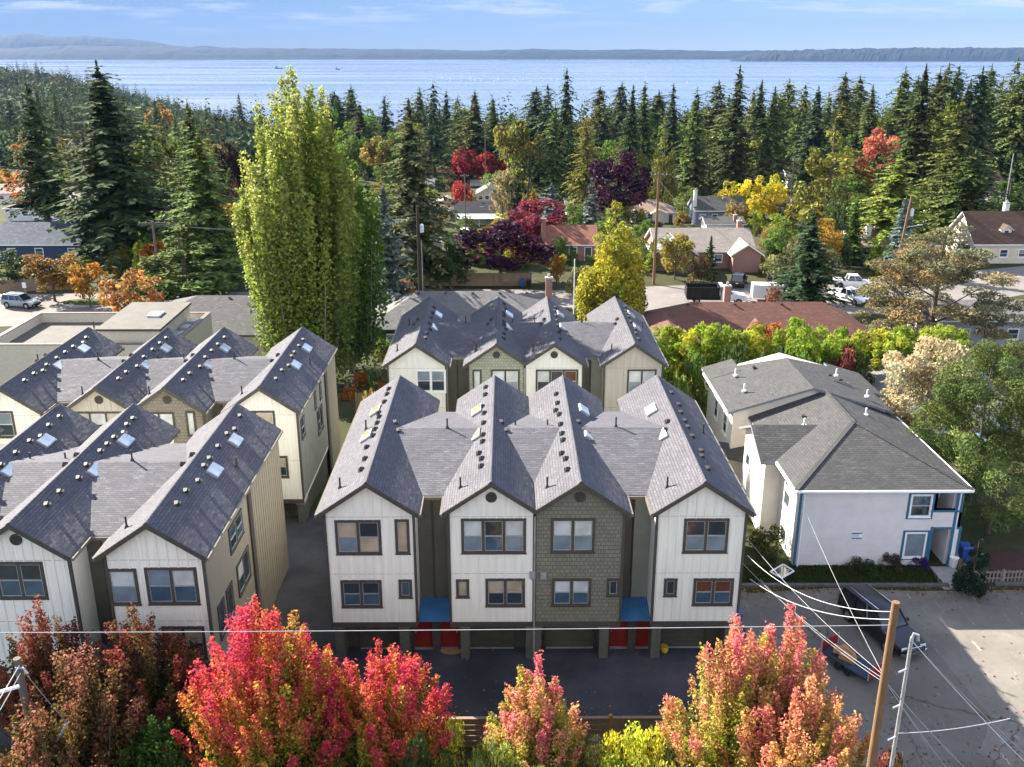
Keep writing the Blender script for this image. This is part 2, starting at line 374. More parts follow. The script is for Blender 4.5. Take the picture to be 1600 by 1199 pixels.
sheet('dry_yard', [(27.5, 48.2), (60, 48.2), (60, 66), (27.5, 66)], soil('dry_yard_soil', ((.10, .075, .05), (.13, .10, .07), (.08, .065, .04)), .5), .012)
mb_ = [at(1545, 862, 0), at(1640, 862, 0), at(1640, 905, 0), at(1550, 905, 0)]
sheet('mulch_bed', [(p.x, p.y) for p in mb_], plain('dark_red_mulch', (.055, .022, .018), .95, .3, 6, bump=.8), .03)
# the cross street behind, and its continuation as a cul-de-sac at the left
def strip(name, pts, mat, dz):
    m = MB(); P = [Vector((p[0], p[1], 0)) for p in pts]; L = []
    for i, p in enumerate(P):
        d = (P[min(i + 1, len(P) - 1)] - P[max(i - 1, 0)]).normalized(); nn = Vector((-d.y, d.x, 0)) * pts[i][2] / 2
        a, b = p + nn, p - nn
        L.append(((a.x, a.y, T(a.x, a.y) + dz), (b.x, b.y, T(b.x, b.y) + dz)))
    for (a, b), (c, d) in zip(L, L[1:]): m.poly([b, d, c, a])
    return tag(m.build(name, mat), kind='structure')
strip('street', [(-150, 116, 16), (-60, 117, 16), (-46, 118, 15), (-30, 121, 10), (-8, 123, 9), (8, 122, 9), (22, 121.5, 15), (45, 122.5, 17), (62, 128, 14), (80, 136, 12), (130, 137, 10)], ROAD, .03)
strip('upper_road', [(95, 260, 9), (125, 268, 9), (170, 275, 9), (260, 290, 9)], plain('pale_road', (.30, .27, .23), .9, .15, .5), .35)

# ------------------------------------------------------------------ windows, doors
def window(parent, x, y, z, w, h, cols, rz=0.0, frame=TRIM, tw=.13, sash=None, split=.5, name='window'):
    """lower left corner at x, y, z on the wall; cols holds one (upper, lower) pair of pane materials for each column"""
    f = MB(); d = .05
    f.box(0, w, -d, .01, 0, tw); f.box(0, w, -d, .01, h - tw, h)
    f.box(-.03, w + .03, -d - .03, .01, -.04, 0)
    n = len(cols); cw = (w - tw) / n
    for i in range(n + 1):
        x0 = i * cw; f.box(x0, x0 + tw, -d + .002, .01, tw, h - tw)
    fo = f.build(name, frame, parent, (x, y, z), (0, 0, rz))
    s = MB(); groups = {}
    for i, (u, l) in enumerate(cols):
        a, b = i * cw + tw, (i + 1) * cw; zm = tw + (h - 2 * tw) * split
        if u is l: rects = [(tw, h - tw, u)]
        else: rects = [(tw, zm, l), (zm, h - tw, u)]
        for z0, z1, mt in rects:
            t = .035
            s.box(a, b, -.03, 0, z0, z0 + t); s.box(a, b, -.03, 0, z1 - t, z1); s.box(a, a + t, -.03, 0, z0 + t, z1 - t); s.box(b - t, b, -.03, 0, z0 + t, z1 - t)
            g = groups.setdefault(mt.name, (mt, MB()))[1]; g.poly([(a + t, -.012, z0 + t), (b - t, -.012, z0 + t), (b - t, -.012, z1 - t), (a + t, -.012, z1 - t)])
    s.build('sash', sash or PALEM, fo)
    for mt, g in groups.values():
        if 'blind' in mt.name:
            for fc in g.f: MB().poly([g.v[k] for k in fc]).build('blind', mt, fo)
        else: g.build('pane', mt, fo)
    return fo
VENT_ME = MB(); VENT_ME.hexa([(-.10, -.11, -.12), (.10, -.11, -.12), (.10, .10, -.05), (-.10, .10, -.05)], [(-.13, -.13, -.0), (.13, -.13, -.0), (.09, .08, .06), (-.09, .08, .06)])
VENT_ME.box(-.16, .16, -.15, .17, -.092, -.084)
VENT_ME = VENT_ME.mesh('roof_vent', DARKM)
PIPE_ME = MB(); PIPE_ME.tube([(0, 0, -.25), (0, 0, .55)], .045, 8); PIPE_ME.tube([(0, 0, -.05), (0, 0, .12)], [.12, .055], 8); PIPE_ME = PIPE_ME.mesh('vent_pipe', DARKM)
def skylight_mesh(mt, name):
    m = MB(); m.box(-.32, .32, -.55, .55, -.1, .10, 0); m.box(-.27, .27, -.50, .50, .10, .125, 1); return m.mesh(name, [PALEM, mt])
SKY_ME = skylight_mesh(SKYL, 'skylight'); SKYB_ME = skylight_mesh(SKYLB, 'skylight_bronze')
def disc_vent(parent, x, y, z, mat=DARKM):
    m = MB(); m.tube([(x, y, z), (x, y - .05, z)], .27, 20, 0)
    for k in range(5): m.box(x - .2, x + .2, y - .065, y - .05, z - .17 + k * .075, z - .14 + k * .075, 1)
    m.build('gable_vent', [TRIM, mat], parent)

# ------------------------------------------------------------------ townhouse rows
U = [(0.0, 4.22), (5.85, 9.93), (9.95, 14.17), (15.72, 19.95)]
EAVE, RIDGE, BELT = 8.42, 10.05, 2.06
OH = .27; SLOPE = (RIDGE - EAVE) / (2.11 + OH)
def batten_wall(parent, a, b, depth, mat, wins, battens=True, side=()):
    """the two upper storeys of one unit: a gabled box from a to b, with battens that stop at the windows"""
    mid = (a + b) / 2; top = lambda x: RIDGE - .10 - abs(x - mid) * SLOPE
    m = MB(); m.prism([(a, 0, BELT), (b, 0, BELT), (b, 0, top(b)), (mid, 0, top(mid)), (a, 0, top(a))], 'y', (0, depth, 0))
    if battens:
        x = a + .18
        while x < b - .1:
            segs = [(BELT + .3, top(x) - .05)]
            for (w0, w1, z0, z1) in wins:
                if w0 - .05 < x < w1 + .05:
                    new = []
                    for s0, s1 in segs:
                        if z1 <= s0 or z0 >= s1: new.append((s0, s1)); continue
                        if z0 > s0: new.append((s0, z0))
                        if z1 < s1: new.append((z1, s1))
                    segs = new
            for s0, s1 in segs: m.box(x - .032, x + .032, -.032, 0, s0, s1)
            x += .42
        for zs in (BELT + 2.95, EAVE - .35):
            x = a + .02
            for w0, w1 in sorted((w[0], w[1]) for w in wins if w[2] < zs < w[3]) + [(b - .02, b)]:
                if w0 > x: m.box(x, w0, -.004, 0, zs, zs + .014, 1)
                x = max(x, w1)
    o = m.build('wall', [mat, plain('seam_shadow_gap', (.12, .12, .11), .8)], parent)
    t = MB()
    t.box(a - .02, b + .02, -.05, .02, BELT - .02, BELT + .26)                        # belt trim under the overhang
    for x in (a, b): t.box(x - .05 if x == a else x - .07, x + .07 if x == a else x + .05, -.045, .1, BELT + .26, top(x) - .02)
    t.build('corner_trim', TRIM, o)
    return o
def townhouses(label, x0, yf, depth, z0, mats, wins, seed=0, right_wins=(), roofmat=ROOF, vents=True, right_mat=None, rear_step=None):
    row = thing('townhouse_row', label, 'townhouses', (x0, yf, z0), 0, 'rows of gabled townhouses')
    rnd = random.Random(seed); rec = 1.72; D = depth
    for i, (a, b) in enumerate(U):
        mt, bat = mats[i]; ws = [w for w in wins if a - .2 < (w[0] + w[1]) / 2 < b + .2]
        wl = batten_wall(row, a, b, D, mt, [w[:4] for w in ws], bat)
        for w_ in ws:
            x_0, x_1, z_0, z_1, cols = w_[:5]; fr = w_[5] if len(w_) > 5 else TRIM
            window(row, x_0, 0, z_0, x_1 - x_0, z_1 - z_0, cols, 0, fr)
        if i in (1, 2): disc_vent(row, (a + b) / 2, 0, RIDGE - .95, DARKM)
    # recess walls, ground floor, rear
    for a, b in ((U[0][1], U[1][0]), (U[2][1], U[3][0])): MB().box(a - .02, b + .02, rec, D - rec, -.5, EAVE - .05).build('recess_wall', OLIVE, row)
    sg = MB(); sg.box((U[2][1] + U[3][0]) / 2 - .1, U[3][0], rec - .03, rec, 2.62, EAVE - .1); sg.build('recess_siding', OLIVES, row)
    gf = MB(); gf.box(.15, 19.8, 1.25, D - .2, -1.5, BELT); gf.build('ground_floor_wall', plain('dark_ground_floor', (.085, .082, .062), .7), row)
    gd = [(1.15, 3.55), (6.55, 8.95), (10.6, 13.0), (16.25, 18.65)]
    for a, b in gd:
        d = MB(); d.box(a, b, 1.19, 1.25, 0.02, 1.85)
        for k in range(4): d.box(a + .02, b - .02, 1.175, 1.19, .06 + k * .45, .06 + k * .45 + .41)
        d.box(a - .12, a, 1.16, 1.25, 0, 1.98, 1); d.box(b, b + .12, 1.16, 1.25, 0, 1.98, 1); d.box(a, b, 1.16, 1.25, 1.85, 1.98, 1); d.box(a, b, 1.1, 1.22, .0, .035, 2)
        d.build('garage_door', [GARAGE, TRIM, CONC], row)
    for x in (.05, U[0][1] - .95, U[1][0] + .45, 9.55, U[2][1] - .95, U[3][0] + .1, 19.45):
        w_ = .75 if x == 9.55 else .45; pr = MB()
        pr.box(x, x + w_, .25, 1.24, -.5, BELT - .22, 0); pr.box(x - .05, x + w_ + .05, .2, 1.23, BELT - .22, BELT - .02, 1)
        pr.build('pier', [plain('olive_pier', (.10, .098, .075), .7), plain('pale_pier_cap', (.33, .32, .27), .7)], row)
    for gx in ((U[0][1] + U[1][0]) / 2, (U[2][1] + U[3][0]) / 2):
        for s in (-1, 1):
            a = gx + s * .66 - .46; d = MB(); d.box(a, a + .92, 1.18, 1.25, .06, 2.05, 0)
            for r_ in range(3):
                for c_ in range(2): d.box(a + .1 + c_ * .40, a + .42 + c_ * .40, 1.165, 1.18, .2 + r_ * .62, .70 + r_ * .62, 0)
            d.box(a - .08, a, 1.15, 1.25, 0, 2.12, 1); d.box(a + .92, a + 1.0, 1.15, 1.25, 0, 2.12, 1); d.box(a, a + .92, 1.05, 1.24, .0, .06, 2)
            do = d.build('door', [DOOR, TRIM, PALEM], row)
            h = MB(); h.tube([(a + .08 if s < 0 else a + .84, 1.10, 1.0), (a + .08 if s < 0 else a + .84, 1.18, 1.0)], .035, 8); h.build('handle', PALEM, do)
        cp = MB(); wd = U[1][0] - U[0][1]; cx0, cx1 = gx - wd / 2 + .03, gx + wd / 2 - .03
        cp.slab([(cx0, .2, 2.24), (cx1, .2, 2.24), (cx1, rec - .01, 2.62), (cx0, rec - .01, 2.62)], .05)
        k = cx0 + .06
        while k < cx1 - .05:
            cp.bar((k, .2, 2.25), (k, rec - .02, 2.63), .05, .05); k += .13
        cp.build('canopy', BLUE, row)
        cc = MB(); cc.box(gx - .2, gx + .2, .95, 1.24, -.3, 2.3); cc.build('porch_column', TRIM, row)
        ds = MB(); ds.tube([(gx - .08, rec - .06, 2.62), (gx - .08, rec - .06, EAVE - .2)], .045, 8); ds.build('downspout', TRIM, row)
    ds = MB(); ds.tube([(9.94, -.06, -.2), (9.94, -.06, EAVE - .3)], .045, 8); ds.build('downspout', PALEM, row)
    # roof: four gables running back, one low cross roof between them
    r = MB(); fo, bo = -.38, D + .38; th = .13
    for i, (a, b) in enumerate(U):
        mid = (a + b) / 2; l = a - OH if i != 2 else 9.94; rr = b + OH if i != 1 else 9.94
        zl, zr = RIDGE - (mid - l) * SLOPE, RIDGE - (rr - mid) * SLOPE
        r.slab([(l, fo, zl), (mid, fo, RIDGE), (mid, bo, RIDGE), (l, bo, zl)], th, 0, 1)
        r.slab([(mid, fo, RIDGE), (rr, fo, zr), (rr, bo, zr), (mid, bo, RIDGE)], th, 0, 1)
        for y in np.arange(fo, bo - .2, .3):                                             # overlapping ridge caps
            r.hexa([(mid - .16, y, RIDGE - .10), (mid + .16, y, RIDGE - .10), (mid + .16, y + .3, RIDGE - .11), (mid - .16, y + .3, RIDGE - .11)],
                   [(mid - .02, y, RIDGE + .035), (mid + .02, y, RIDGE + .035), (mid + .02, y + .3, RIDGE + .02), (mid - .02, y + .3, RIDGE + .02)], 0)
        for y_, s_ in ((fo, -1), (bo, 1)):                                              # rake boards
            y0, y1 = (y_ - .03, y_ - .002) if s_ < 0 else (y_ + .002, y_ + .03)
            for (xa, za, xb, zb) in ((l, zl, mid, RIDGE), (mid, RIDGE, rr, zr)):
                r.hexa([(xa, y0, za - .26), (xb, y0, zb - .26), (xb, y1, zb - .26), (xa, y1, za - .26)], [(xa, y0, za - .012), (xb, y0, zb - .012), (xb, y1, zb - .012), (xa, y1, za - .012)], 1)
    m1, m4 = (U[0][0] + U[0][1]) / 2, (U[3][0] + U[3][1]) / 2; ZC = 9.66; ym = D / 2; e = .12
    za = EAVE - .02
    r.slab([(m1, rec - e, za), (m4, rec - e, za), (m4, ym, ZC), (m1, ym, ZC)], .1, 0, 1)
    r.slab([(m4, D - rec + e, za), (m1, D - rec + e, za), (m1, ym, ZC), (m4, ym, ZC)], .1, 0, 1)
    ro = r.build('roof', [roofmat, TRIM], row)
    gm = plain('umber_gutter', (.16, .14, .11), .4)                                     # gutters
    for i, (a, b) in enumerate(U):
        if i != 2: MB().box(a - OH - .11, a - OH - .005, fo, (rec - e) if i else D + .35, EAVE - .17, EAVE - .035).build('gutter', gm, row)
        if i != 1: MB().box(b + OH + .005, b + OH + .11, fo, (rec - e) if i < 3 else D + .35, EAVE - .17, EAVE - .035).build('gutter', gm, row)
    for a, b in ((U[0][1], U[1][0]), (U[2][1], U[3][0])): MB().box(a + .1, b - .1, rec - e - .11, rec - e - .005, EAVE - .19, EAVE - .05).build('gutter', gm, row)
    # vents, pipes and skylights lie on the slopes
    def on(side, i, y, d, me, name, dz=0.0, flat=False):
        a, b = U[i]; mid = (a + b) / 2; x = mid + side * d; z = RIDGE - d * SLOPE + dz
        ang = math.atan(SLOPE)
        return place(name, me, ro, (x, y, z), (0, 0, 0) if flat else (0, ang * side, 0) if name == 'skylight' else (0, ang * side * .7, R(90) * -side))
    if vents:
        sd = [-1, -1, -1, 1] if vents == 1 else [1, 1, 1, 1]
        for i in range(4):
            s = sd[i]; y = 1.6 + rnd.random() * .5; k = 0
            while y < D - .8:
                on(s, i, y, .50 + (.15 if k % 5 == 2 else 0), VENT_ME, 'roof_vent', .1); y += rnd.choice((1.3, 1.5, 1.7, .9)); k += 1
            on(-s, i, ym + .5, .45, VENT_ME, 'roof_vent', .1); on(-s, i, ym - .3, .7, VENT_ME, 'roof_vent', .1)
            ks = -1 if i in (0, 1) else 1
            if vents != 1: ks = 1
            if i == 3 and vents == 1: ks = -1
            me_ = SKYB_ME if (i < 2 and vents == 1) else SKY_ME
            on(ks, i, ym + 3.2, .95, me_, 'skylight', .02); on(ks, i, ym - .6, .95, me_, 'skylight', .02)
            on(-1, i, 1.2, 1.5, PIPE_ME, 'vent_pipe', 0, True)
            on(1 if i in (1, 3) else -1, i, ym + .9, 1.2 if i != 3 else 1.6, PIPE_ME, 'vent_pipe', 0, True)
        for x_, y_ in ((U[0][1] + 1.2, ym), (U[2][1] + .35, ym + .15)): place('vent_pipe', PIPE_ME, ro, (x_, y_, ZC))
    # right-hand end wall: its windows and a shallow bay
    for (y0, y1, z_0, z_1, cols) in right_wins: window(row, 19.995, y0, z_0, y1 - y0, z_1 - z_0, cols, R(90))
    if right_mat:
        m = MB(); m.box(19.95, 19.985, .12, D - .12, BELT + .26, EAVE - .2)
        m.build('end_wall_siding', right_mat, row)
        if rear_step:
            y0, y1 = rear_step; b = MB(); b.box(19.98, 20.20, y0, y1, -.5, EAVE - .25)
            k = y0 + .2
            while k < y1: b.box(20.20, 20.225, k - .028, k + .028, 0, EAVE - .3); k += .42
            b.build('side_bay', TANW, row)
            t = MB(); t.box(20.0, 20.08, y0 - .16, y0 - .04, -.5, EAVE - .25); t.build('downspout', TRIM, row)
    return row
YB = 40.72; XB = atY(506.5, 807, YB).x
def W(px0, py0, px1, py1, cols, fr=TRIM, Y=YB, x0=XB, z0=0.0):
    a = atY((px0), (py0 + py1) / 2, Y); b = atY(px1, (py0 + py1) / 2, Y); t = atY((px0 + px1) / 2, py0, Y).z; bt = atY((px0 + px1) / 2, py1, Y).z
    return (a.x - x0, b.x - x0, bt - z0, t - z0, cols, fr)
def z2(u0, v0, u1, v1): return (480 + u0 / 3.997, 720 + v0 / 3.997, 480 + u1 / 3.997, 720 + v1 / 3.997)
def z3(u0, v0, u1, v1): return (820 + u0 / 3.997, 720 + v0 / 3.997, 820 + u1 / 3.997, 720 + v1 / 3.997)
G, GB, BL, BG, BW, BR = GLASS, GLASSB, BLIND, BLINDG, BLINDW, BLINDR
main_w = [W(*z2(176, 370, 463, 583), [(BW, BG), (G, BW)]), W(*z2(549, 365, 640, 580), [(BW, BW)]), W(*z2(212, 745, 468, 914), [(G, GB), (G, GB)]), W(*z2(572, 741, 656, 855), [(GB, GB)]),
          W(*z2(962, 360, 1367, 577), [(BL, BG), (G, GB), (BL, BG)]), W(*z2(930, 740, 1012, 853), [(BW, BW)]), W(*z2(1114, 735, 1360, 908), [(BW, G), (BW, G)]),
          W(*z3(162, 358, 437, 573), [(BL, BG), (BL, BG)]), W(*z3(168, 735, 414, 905), [(BL, GB), (BL, GB)]), W(*z3(512, 735, 592, 845), [(G, G)]),
          W(*z3(990, 360, 1270, 573), [(G, BG), (G, BG)]), W(*z3(868, 734, 950, 845), [(G, G)]), W(*z3(1050, 734, 1300, 901), [(BR, GB), (BR, GB)])]
row_b = townhouses('townhouse row nearest the forecourt, white and olive gables above red doors', XB, YB, 14.6, 0, [(WHITE, True), (WHITE, True), (SHAKE, False), (WHITE, True)], main_w, 1, vents=1)
def zc5(u0, v0, u1, v1): return (540 + u0 / 2.963, 380 + v0 / 2.963, 540 + u1 / 2.963, 380 + v1 / 2.963)
YC = 66.1; XC = atY(605.5, 570, YC).x; ZCC = -1.05
wc = lambda q, cols, fr=TRIM: W(*q, cols, fr, YC, XC, ZCC)
rear_w = [wc(zc5(325, 585, 465, 690), [(BG, G), (BG, G)], WHITEP), wc(zc5(588, 586, 630, 695), [(BL, BL)]), wc(zc5(673, 585, 806, 695), [(BL, BG), (BL, BG)]),
          wc(zc5(880, 585, 1076, 695), [(BL, G), (G, G), (BR, G)]), wc(zc5(1303, 585, 1437, 695), [(BL, BG), (BL, BG)])]
row_c = townhouses('farthest townhouse row, beside the bamboo hedge, beige gable at one end', XC, YC, 13.1, ZCC, [(WHITE, True), (SHAKES, False), (WHITE, True), (BEIGE, True)], rear_w, 2, roofmat=ROOFM, vents=2)
# rows at the left: the front one nearer than the main row, the rear one behind it
YA = 36.75; XA = atY(318, 880, YA).x - 19.95
wa = lambda q, cols, fr=TRIM: W(*q, cols, fr, YA, XA, 0)
def z1(u0, v0, u1, v1): return (u0 / 3.9975, 620 + v0 / 3.9975, u1 / 3.9975, 620 + v1 / 3.9975)
def z5(u0, v0, u1, v1): return (u0 / 3.757, 880 + v0 / 3.757, u1 / 3.757, 880 + v1 / 3.757)
a_w = [wa(z1(-20, 1030, 285, 1260), [(G, GB), (G, GB)]), wa(z5(640, 32, 815, 243), [(BL, BG)]), wa(z5(860, 25, 1165, 240), [(BG, GB), (BL, GB)]), wa(z5(960, 370, 1210, 560), [(BW, G), (BW, G)])]
side_a = [(.9, 1.9, 3.4, 5.1, [(G, G)]), (2.3, 3.3, 3.4, 5.1, [(G, G)]), (3.6, 5.9, 6.3, 7.6, [(GB, G), (G, GB)]), (4.2, 6.4, 3.6, 5.3, [(BL, G), (G, G)]), (8.6, 9.4, 6.3, 7.5, [(G, G)]), (11.2, 12.0, 6.3, 7.5, [(G, G)]), (11.0, 12.0, 3.6, 4.9, [(G, G)])]
row_a = townhouses('nearest left townhouse row with dark maple before it and tan end wall', XA, YA, 13.8, 0, [(WHITE, True), (WHITE, True), (WHITE, True), (WHITE, True)], a_w, 3, side_a, vents=2, right_mat=TANW, rear_step=(7.2, 13.4))
YD = 55.4; ZD = -.5; XD = atY(463, 632, YD).x - 19.95
wd = lambda q, cols, fr=TRIM: W(*q, cols, fr, YD, XD, ZD)
def z4(u0, v0, u1, v1): return (u0 / 2.963, 380 + v0 / 2.963, u1 / 2.963, 380 + v1 / 2.963)
d_w = [wd(z4(-90, 778, 70, 900), [(BG, G), (BG, G)]), wd(z4(342, 780, 578, 895), [(BW, G), (BL, G), (BW, G)]), wd(z4(670, 782, 812, 895), [(BL, BG), (BL, BG)]), wd(z4(864, 778, 908, 893), [(BL, BL)]),
       wd(z4(1098, 776, 1276, 892), [(BW, G), (BW, G)]), wd(z4(1275, 985, 1335, 1085), [(BW, G)])]
side_d = [(.5, 1.6, 6.2, 7.5, [(GB, G)]), (5.0, 5.6, 6.5, 7.7, [(G, G)]), (6.9, 7.5, 6.5, 7.7, [(G, G)]), (5.6, 7.4, 4.4, 6.1, [(G, GB), (G, G)]), (11.4, 12.0, 4.2, 5.6, [(G, G)])]
row_d = townhouses('left townhouse row standing behind the nearest left row, taupe shake gable', XD, YD, 12.6, ZD, [(WHITE, True), (BEIGE, True), (SHAKET, False), (WHITE, True)], d_w, 4, side_d, vents=2, right_mat=OLIVES, rear_step=(9.0, 12.3))

# ------------------------------------------------------------------ the white two-storey apartment house at the right
LILAC = lap('white_lap_siding', (.66, .63, .62), .15, .07, .55); CREAML = lap('cream_lap_siding', (.62, .575, .49), .15, .06); TEAL = plain('teal_trim', (.035, .12, .19), .5)
def apartment():
    ox, oy = 16.95, 50.0
    r = thing('apartment_house', 'white lap-sided two-storey apartment house with teal trim and grey hipped roof', 'apartment house', (ox, oy, 0))
    L = lambda p: (p.x - ox, p.z)
    P = lambda u, v: atY(1160 + u / 3.634, 720 + v / 3.634, oy)
    W_ = 9.2; ez = 5.2
    uo0, uo1 = P(1090, 240).x - ox, P(1240, 240).x - ox; uz0, uz1 = P(1150, 280).z, ez - .08
    lo0, lo1 = P(1066, 500).x - ox, P(1212, 500).x - ox; lz1 = P(1140, 388).z
    m = MB(); m.box(0, lo0, 0, .2, -.4, ez); m.box(lo0, lo1, 0, .2, lz1, uz0); m.box(lo1, W_, 0, .2, -.4, uz0); m.box(uo1, W_, 0, .2, uz0, ez); m.box(lo0, uo0, 0, .2, uz0, ez)
    m.box(0, .2, .2, 11, -1.5, ez); m.box(W_ - .2, W_, .2, 11, -1.5, ez); m.box(lo0 - .2, lo0, .2, 2.6, -.4, ez); m.box(lo0, W_ - .2, 2.4, 2.6, -.4, ez); m.box(lo0, W_ - .2, .2, 2.4, lz1 + .1, lz1 + .3)
    m.build('wall', LILAC, r)
    for q in ((-.03, .12, -.03, 0), (W_ - .12, W_ + .03, -.03, 0)): MB().box(*q, -.2, ez - .1).build('teal_trim', TEAL, r)
    for a, b, z0, z1 in ((lo0, lo1, 0, lz1), (uo0, uo1, uz0, uz1)):
        t = MB(); t.box(a - .16, a, -.035, .2, z0, z1 + .14); t.box(b, b + .14, -.035, .2, z0, z1 + .14)
        t.box(a, b, -.035, .2, z1, z1 + .12)
        if z0: t.box(a - .16, b + .14, -.06, .2, z0 - .12, z0)
        t.build('teal_trim', TEAL, r)
    st = MB()
    for k in range(9): st.box(lo0 + .5, W_ - .4, .9 + k * .16, 1.06 + k * .16, 2.0 + k * .1, 2.06 + k * .1)
    st.bar((uo0 + .15, .35, uz0 + .1), (uo1 - .1, 1.9, uz1 - .1), .12, .22); st.build('stair', WHITEP, r)
    for q, cs in (((950, 190, 1075, 320), [(GB, G)]), ((915, 405, 1040, 550), [(BG, BG)])):
        a, b = P(q[0], q[1]), P(q[2], q[3]); w0 = P(q[0], (q[1] + q[3]) / 2).x - ox; w1 = P(q[2], (q[1] + q[3]) / 2).x - ox
        fo = window(r, w0, 0, b.z, w1 - w0, a.z - b.z, cs, 0, WHITEP, .10)
        o = MB(); h = a.z - b.z; w = w1 - w0
        o.box(-.13, 0, -.03, 0, -.13, h + .1); o.box(w, w + .13, -.03, 0, -.13, h + .1); o.box(0, w, -.03, 0, h, h + .1); o.box(0, w, -.03, 0, -.13, -.04); o.build('teal_surround', TEAL, fo)
    # projecting bay on the left side, rear block
    m = MB(); by0, by1, bz = 3.9, 9.0, 5.1
    m.prism([(-1.05, by0, -1.2), (-1.05, by1, -1.2), (-1.05, by1, bz), (-1.05, (by0 + by1) / 2, 6.25), (-1.05, by0, bz)], 'x', (1.06, 0, 0)); m.build('bay_wall', CREAML, r)
    for y, z, w, h in ((-.25 + 8.6, 2.9, 1.1, 1.7), (8.35, .4, 1.1, 1.7), (2.9, 2.7, 1.3, 1.9), (2.9, .3, 1.3, 2.0)):
        x = -1.06 if y > 5 else -.012
        window(r, x, y, z, w, h, [(BL, G)], R(-90), WHITEP, .12)
    m = MB(); rx0, rx1, ry0, ry1, rz_ = -1.5, 8.9, 11.0, 19.1, 5.7
    m.prism([(rx0, ry0, -2), (rx1, ry0, -2), (rx1, ry0, rz_), ((rx0 + rx1) / 2, ry0, 7.22), (rx0, ry0, rz_)], 'y', (0, ry1 - ry0, 0)); m.build('rear_wall', CREAML, r)
    for y, z in ((16.5, 3.2), (13.5, 3.2), (16.5, .2)): window(r, rx0 - .012, y, z, 1.2, 1.6, [(BG, G)], R(-90), WHITEP, .12)
    pm = MB(); pm.slab([(rx0 - 1.0, 10.6, 2.5), (0, 9.2, 2.5), (0, 10.9, 3.1), (rx0 - 1.0, 12.0, 3.0)], .12); pm.build('porch_roof', ROOFG, r)
    # roofs
    m = MB(); e = .45; th = .16; A = (-e, -.5, ez); B = (W_ + e, -.5, ez); rg = 7.08; xm = W_ / 2
    C_ = (W_ + e, 11.4, ez); D_ = (-e, 11.4, ez); p, q = (xm, 5.3, rg), (xm, 11.4, rg)
    m.slab([A, B, p], th, 0, 1); m.slab([B, C_, q, p], th, 0, 1); m.slab([D_, A, p, q], th, 0, 1)
    for a, b in ((A, p), (B, p), (p, q)):                                                # hip and ridge caps
        d = Vector(b) - Vector(a); n = int(d.length / .32)
        for k in range(n):
            a0 = Vector(a) + d * (k / n); a1 = Vector(a) + d * ((k + 1) / n)
            m.bar(a0 + Vector((0, 0, .015)), a1 + Vector((0, 0, .03)), .26, .03, 0)
    by = (by0 + by1) / 2; br = 6.42
    s_ = (rg - ez) / (xm + e); xr = -e + (br - ez) / s_
    m.slab([(-1.45, by0 - .35, 5.12), (-e + .1, by0 - .35, 5.12), (xr, by, br), (-1.45, by, br)], th, 0, 1)
    m.slab([(-1.45, by, br), (xr, by, br), (-e + .1, by1 + .35, 5.12), (-1.45, by1 + .35, 5.12)], th, 0, 1)
    xm2 = (rx0 + rx1) / 2; rr = 7.4; re = .4; ze = 5.66
    E0, E1, E2, E3 = (rx0 - re, ry0 - .35, ze), (rx1 + re, ry0 - .35, ze), (rx1 + re, ry1 + re, ze), (rx0 - re, ry1 + re, ze); F0, F1 = (xm2, ry0 - .35, rr), (xm2, 17.3, rr)
    m.slab([E0, F0, F1, E3], th, 0, 1); m.slab([F0, E1, E2, F1], th, 0, 1); m.slab([E2, E3, F1], th, 0, 1)
    m.slab([(rx0 - re, 17.4, ze + .02), (rx0 + 1.9, 17.4, ze + .75), (rx0 + 1.9, 20.2, ze + .75), (rx0 - re, 20.2, ze + .02)], th, 0, 1)
    m.slab([(rx1 - 1.6, 14.5, ze + .62), (rx1 + 1.2, 14.5, ze - .25), (rx1 + 1.2, 19.6, ze - .25), (rx1 - 1.6, 19.6, ze + .62)], th, 0, 1)
    ro = m.build('roof', [ROOFG, plain('slate_fascia', (.16, .17, .19), .6)], r)
    pm2 = plain('white_pipe', (.7, .7, .7), .5); me = MB(); me.tube([(0, 0, -.1), (0, 0, .5)], .06, 8); me.tube([(0, 0, -.05), (0, 0, .06)], .16, 8); me = me.mesh('vent_pipe', pm2)
    for x, y, z in ((2.1, 7.0, 6.15), (6.5, 8.3, 6.35), (-.3, 13.2, 6.3), (-.2, 16.4, 6.35), (6.8, 15.3, 6.7), (7.9, 12.0, 6.3)): place('vent_pipe', me, ro, (x, y, z))
    for x, y, z in ((2.4, 8.2, 6.3), (6.2, 14.9, 6.85), (6.9, 14.6, 6.6), (1.3, 17.0, 6.75)): place('roof_vent', VENT_ME, ro, (x, y, z + .08))
    for q in ((-e - .02, W_ + e + .02, -.62, -.505, ez), (-e - .12, -e - .005, -.5, by0 - .4, ez), (W_ + e + .005, W_ + e + .12, -.5, 11, ez), (rx0 - re - .12, rx0 - re - .005, ry0, ry1, ze)):
        MB().box(*q[:4], q[4] - .15, q[4] - .02).build('gutter', WHITEP, r)
    for x, y in ((.22, -.09), (W_ + .09, .0)):
        d = MB(); d.tube([(x, -.5, ez - .15), (x, y, ez - .45), (x, y, 0)], .05, 8); d.build('downspout', WHITEP, r)
    sp = P(650, 425); sg = MB(); sg.box(-.32, .32, -.03, 0, -.22, .22, 0)
    for z0, z1 in ((.13, .20), (-.20, -.13)): sg.box(-.30, .30, -.036, -.03, z0, z1, 1)
    for k, (a, b) in enumerate(((-.28, .1), (-.26, .06), (-.28, .1))):                     # three lines too small to read in the photograph
        x = a
        while x < b: sg.box(x, x + .03, -.034, -.03, .07 - k * .075, .10 - k * .075, 1); x += .045
    tag(sg.build('wall_sign', [WHITEP, plain('navy_sign', (.03, .06, .16), .4)], None, (sp.x, oy - .004, sp.z)), 'small white wall sign with two navy bands on the apartment siding', 'sign')
apartment()

